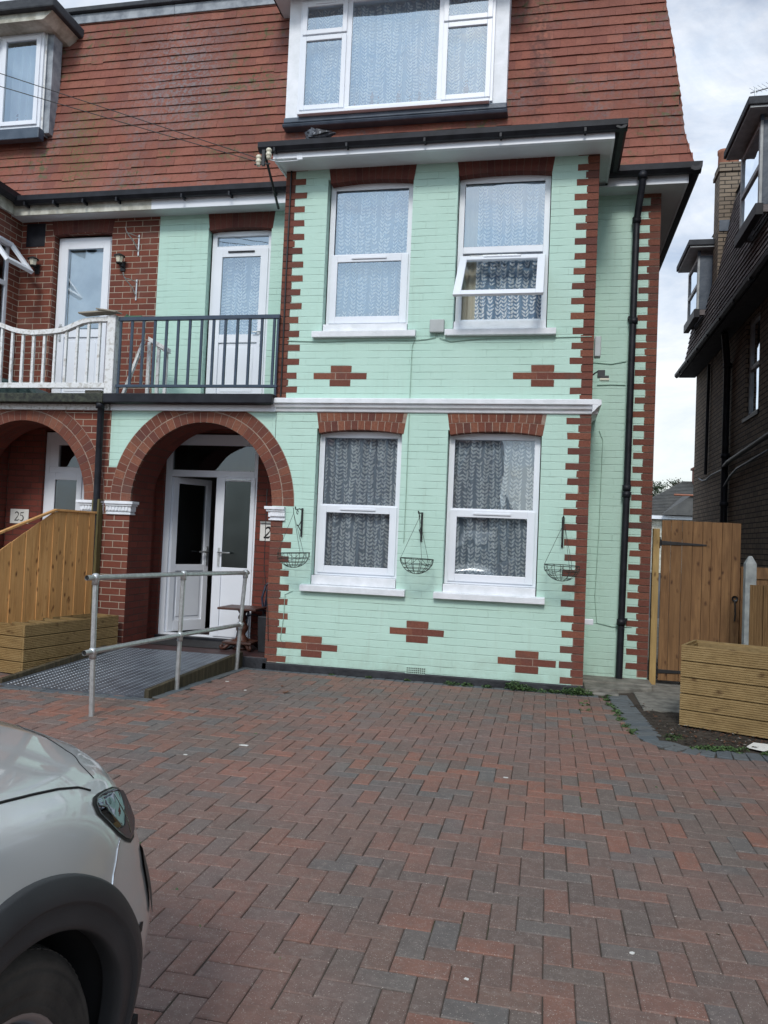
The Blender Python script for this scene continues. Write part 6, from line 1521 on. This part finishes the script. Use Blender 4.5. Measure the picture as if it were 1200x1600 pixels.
for v in list(vs): vs.append(Vector((2*XC-v.x, v.y, v.z)))
for a in range(nS-1):
    for c in range(nI-1):
        q = [idx[(a, c)], idx[(a+1, c)], idx[(a+1, c+1)], idx[(a, c+1)]]; ce = sum((vs[k] for k in q), Vector())/4
        if wheel_d(ce) < RO-.012 and ce.z < .80 and I_[c] < 8 : continue
        m_ = 0
        if ce.z < .30 and S_[a] > .05: m_ = 1
        if S_[a] < .13 and .42 < ce.z < .66: m_ = 1
        if .0 < S_[a] < .10 and ce.z < .36: m_ = 1
        fs.append(tuple(q)); mi.append(m_); fs.append(tuple(k+base for k in reversed(q))); mi.append(m_)
b.v = [tuple(v) for v in vs]; b.f = fs; b.m = mi; b.s = [True]*len(fs)
body = b.build('body', ['silver', 'trim'], car, weld=.0002)
# find (s,i) of the side surface above a given y,z
def side_si(y, z):
    s = YF+MX_-y
    for _ in range(8):
        zt_ = float(np.interp(s, *ZTK)); zf = z if z < .5 else .5+(z-.5)*.5/(zt_-.5); u = min(1, max(0, (zf-.5)/.45)); fade = 1 if s < 1.0 else max(0, (1.8-s)/.8); s = YF+MX_-y-SB*u*fade
    lo, hi = 1.0, 10.0
    for _ in range(30):
        m_ = (lo+hi)/2
        if float(catmull(SZ, m_)) < zf: lo = m_
        else: hi = m_
    return max(s, 0), (lo+hi)/2
def side_pt(y, z, o=0): s, i = side_si(y, max(z, .2)); return cps(s, i, o)
def cladding(wy, side):
    b = B(); n = 72; rings = [(RO+.036, -.004), (RO+.035, .009), (RO+.031, .012), (RO+.01, .015), (.398, .0155), (.395, .014), (.391, .006), (.388, .005), (RI+.018, .003), (RI+.006, .001), (RI+.002, -.004), (RI+.002, -.02), (RI+.005, -.045)]
    vs = []
    for k in range(n+1):
        a = math.radians(-24)+(math.radians(228))*k/n
        for (r, o) in rings:
            y, z = wy+r*math.cos(a), WHZ+r*math.sin(a)*1.0; zz = max(z, .2)
            p = side_pt(y, zz, 0); p = Vector((p.x+o, y, z))
            if side < 0: p.x = 2*XC-p.x
            vs.append(p)
    m_ = len(rings); fs = [(k*m_+j, (k+1)*m_+j, (k+1)*m_+j+1, k*m_+j+1) for k in range(n) for j in range(m_-1)]
    if side > 0: fs = [tuple(reversed(f)) for f in fs]
    b.mesh(vs, fs, 0, True); b.build('wheel_arch_trim', 'trim', car)
def wheel(wy, side):
    X = XC+side*(HW-.075); rad = .335; b = B(); w = .21; sg = side
    prof = [(.225, 0), (.235, .006), (.240, .009), (.243, .006), (.262, .010), (.266, .013), (.270, .010), (.285, .012), (.296, .011), (.299, .006), (.303, .009), (.312, .006), (.328, -.012), (rad, -.035), (rad+.001, -.05), (rad+.001, -w+.05), (rad-.004, -w+.02), (.30, -w), (.23, -w)]
    b.lathe([(r, h*sg) for r, h in prof], (X, wy, .335), 72, axis='x')
    # tread grooves
    for k in range(90):
        a = 2*PI*k/90; c, s_ = math.cos(a), math.sin(a)
        for (h0, h1) in ((-.012, -.060), (-.15, -.198)):
            r0 = rad+.0045; t = .007
            P = [(X+h0*sg, wy+(r0-.010)*c-t*s_, .335+(r0-.010)*s_+t*c), (X+h0*sg, wy+(r0-.010)*c+t*s_, .335+(r0-.010)*s_-t*c), (X+h1*sg, wy+r0*c+t*s_, .335+r0*s_-t*c), (X+h1*sg, wy+r0*c-t*s_, .335+r0*s_+t*c)]
            Q = [(x, wy+(y-wy)*.97, .335+(z-.335)*.97) for x, y, z in P]; b.mesh(P+Q, [(0, 1, 2, 3), (0, 4, 5, 1), (1, 5, 6, 2), (2, 6, 7, 3), (3, 7, 4, 0)])
    wh = b.build('wheel', 'tyre', car)
    b = B(); b.lathe([(r, h*sg) for r, h in ((.228, .002), (.222, .004), (.205, -.02), (.20, -.12), (.0, -.12))], (X, wy, .335), 48, axis='x')
    for k in range(10):
        a = 2*PI*k/10; c, s_ = math.cos(a), math.sin(a); t = .016
        b.hexa([(X-.03*sg, wy+.04*c-t*s_, .335+.04*s_+t*c), (X-.03*sg, wy+.04*c+t*s_, .335+.04*s_-t*c), (X-.012*sg, wy+.04*c+t*s_, .335+.04*s_-t*c), (X-.012*sg, wy+.04*c-t*s_, .335+.04*s_+t*c)],
               [(X-.03*sg, wy+.21*c-t*s_, .335+.21*s_+t*c), (X-.03*sg, wy+.21*c+t*s_, .335+.21*s_-t*c), (X-.004*sg, wy+.21*c+t*s_, .335+.21*s_-t*c), (X-.004*sg, wy+.21*c-t*s_, .335+.21*s_+t*c)])
    b.lathe([(r, h*sg) for r, h in ((.05, -.03), (.048, -.006), (0, -.003))], (X, wy, .335), 20, axis='x'); b.build('rim', 'alloy', wh)
for wy in (WHY, WRY):
    for sd_ in (1, -1):
        cladding(wy, sd_); wheel(wy, sd_)
        b = B(); vs = []; n = 40; xo, xi = XC+sd_*(HW-.035), XC+sd_*(HW-.36)
        for k in range(n+1): a = math.radians(-22)+math.radians(224)*k/n; vs += [(xo, wy+.372*math.cos(a), WHZ+.372*math.sin(a)), (xi, wy+.372*math.cos(a), WHZ+.372*math.sin(a))]
        b.mesh(vs, [(2*k, 2*k+1, 2*k+3, 2*k+2) for k in range(n)], 0, True); b.face([(xi, wy+.372*math.cos(math.radians(-22+224*k/n)), WHZ+.372*math.sin(math.radians(-22+224*k/n))) for k in range(n+1)]); b.build('wheel_arch_liner', 'liner', car)
# headlamps: draped over the nose in surface coordinates (s, i)
HLP = [(.515, 6.72), (.49, 6.86), (.46, 6.86), (.41, 6.74), (.355, 6.52), (.315, 6.25), (.27, 5.95), (.22, 5.7), (.20, 5.4), (.25, 5.15), (.32, 5.02), (.40, 4.98), (.445, 5.05), (.475, 5.25), (.50, 5.55), (.52, 6.0), (.532, 6.4)]
def drape(poly, o, parent, name, mat, side=1, n=16, edge=0, grow=0.0):
    cx = sum(p[0] for p in poly)/len(poly); cy = sum(p[1] for p in poly)/len(poly); poly = [(cx+(p[0]-cx)*(1+grow), cy+(p[1]-cy)*(1+grow)) for p in poly]
    b = B(); vs = []; m_ = len(poly); K = 6
    for r in range(K+1):
        f = 1-r/K
        for (s, i) in poly:
            q = cps(cx+(s-cx)*f, 1+cy+(i-cy)*f, (o if r > 0 else o*.0-.002) if edge else o)
            if side < 0: q.x = 2*XC-q.x
            vs.append(q)
    fs = [(r*m_+k, r*m_+(k+1) % m_, (r+1)*m_+(k+1) % m_, (r+1)*m_+k) for r in range(K) for k in range(m_)]
    b.mesh(vs, fs, 0, True); return b.build(name, mat, parent)
def drape_line(pts, r, name, mat, parent, side=1, o=.0):
    P = []
    for (sa, ia), (sb_, ib) in zip(pts, pts[1:]):
        for k in range(8): f = k/8; P.append(cps(sa+(sb_-sa)*f, 1+ia+(ib-ia)*f, o))
    P.append(cps(pts[-1][0], pts[-1][1]+1, o)); 
    if side < 0: P = [Vector((2*XC-p.x, p.y, p.z)) for p in P]
    b = B(); b.tube(P, r, 6); return b.build(name, mat, parent)
for sd_ in (1, -1):
    hl = drape(HLP, .0015, car, 'headlight', 'seam', sd_, grow=.05)
    drape(HLP, .003, hl, 'lamp_inside', 'lampblack', sd_, grow=-.05)
    drape_line([(.40, 6.5), (.415, 6.1), (.42, 5.7), (.435, 5.35), (.44, 5.25)], .0042, 'light_strip', 'chrome', hl, sd_, .005)
    drape_line([(.50, 6.55), (.46, 6.55), (.41, 6.48), (.36, 6.40)], .0022, 'light_strip', 'chrome', hl, sd_, .005)
    drape([(.485, 6.35), (.45, 6.3), (.45, 5.95), (.465, 5.9)], .0042, hl, 'reflector', 'trim', sd_)
    drape(HLP, .008, hl, 'lens', 'lampglass', sd_, edge=1, grow=-.01)
    drape_line([(.50, 5.4), (.535, 5.25), (.565, 5.02), (.595, 4.8), (.62, 4.5)], .0022, 'bumper_seam', 'seam' if sd_ < 0 else 'chrome', body, sd_, .0006)  # near side seam in chrome: its highlight put in as a bright line
    drape_line([(1.5, 9.3), (1.1, 9.0), (.90, 8.72), (.72, 8.35), (.64, 8.12), (.56, 7.85), (.50, 7.5), (.475, 7.15)], .0032, 'bonnet_seam', 'seam', body, sd_, .0004)
    drape([(.50, 3.05), (.515, 3.12), (.535, 3.12), (.55, 3.05), (.535, 2.92), (.515, 2.92)], .0016, body, 'parking_sensor', 'seam', sd_)
    drape([(.36, 4.3), (.40, 4.0), (.415, 3.4), (.42, 2.9), (.40, 2.7), (.30, 2.8), (.20, 3.2), (.20, 4.1)], .006, body, 'corner_grille', 'trim', sd_)
drape_line([(.02, 10.2), (.20, 9.9), (.31, 9.0), (.36, 8.2), (.40, 7.35)], .0018, 'bonnet_edge', 'seam', body, 1, .0)
# underside, cabin, glass, mirrors
b = B(); b.box(XC-.78, XC+.78, -9.9, -6.15, .21, .24); b.build('underbody', 'liner', car)
GH = [(-6.98, 1.04), (-7.55, 1.46), (-7.95, 1.57), (-8.9, 1.58), (-9.6, 1.44), (-9.98, 1.07)]
b = B(); rows_ = []
for (y, z) in GH: k = (z-1.04)/.54; rows_.append([(XC+(.80-.16*k)*q, y, z-(.05*abs(q)**2.5)*k) for q in np.linspace(1, -1, 15)])
vs = [p for r in rows_ for p in r]; b.mesh(vs, [(r*15+k, r*15+k+1, (r+1)*15+k+1, (r+1)*15+k) for r in range(len(GH)-1) for k in range(14)], 0, True)
b.m = [1 if (f[0]//15) in (0, 4) else 0 for f in b.f]
M['roofpaint'] = vary('dimmed_silver_roof_paint', (.34, .35, .35), (.30, .31, .31), 5, .6, spec=.2)  # car silver darkened to dim its reflection in the house windows
M['carglass'] = glass_mat('dimmed_car_glass', .0, (.18, .19, .20), .05, (.16, .18, .20))  # cabin glass darkened to keep its sky glare out of the windows
cb = b.build('roof', ['roofpaint', 'carglass'], car)
for sd_ in (1, -1):
    top = [(XC+sd_*(.80-.16*(z-1.04)/.54), y, z-.05*(z-1.04)/.54) for y, z in GH]; b = B(); bot = [(XC+sd_*.83, GH[0][0], 1.02), (XC+sd_*.83, GH[-1][0], 1.04)]
    b.face([bot[0]]+top+[bot[1]] if sd_ < 0 else ([bot[0]]+top+[bot[1]])[::-1]); b.build('side_glass', 'carglass', cb)
    b = B()
    for y, zt_ in ((-8.05, 1.55), (-9.05, 1.55)): b.tube([(XC+sd_*.835, y, 1.02), (XC+sd_*.66, y, zt_-.03)], .03, 6)
    b.tube([(XC+sd_*.83, -6.99, 1.03), (XC+sd_*.70, -7.55, 1.42), (XC+sd_*.66, -7.95, 1.53), (XC+sd_*.66, -8.9, 1.54), (XC+sd_*.71, -9.6, 1.40), (XC+sd_*.82, -9.98, 1.05)], .028, 8); b.build('roof_pillar', 'trim', cb)
    b = B(); b.lathe([(0, -.09), (.05, -.08), (.075, -.04), (.08, .0), (.075, .05), (.05, .085), (0, .09)], (XC+sd_*.97, -7.45, 1.08), 14, axis='x'); b.tube([(XC+sd_*.82, -7.42, 1.04), (XC+sd_*.92, -7.45, 1.06)], .022, 8); b.build('door_mirror', 'silver', car)
b = B(); b.box(XC-.74, XC+.74, -9.8, -7.3, .55, 1.0); b.build('interior', 'liner', car)
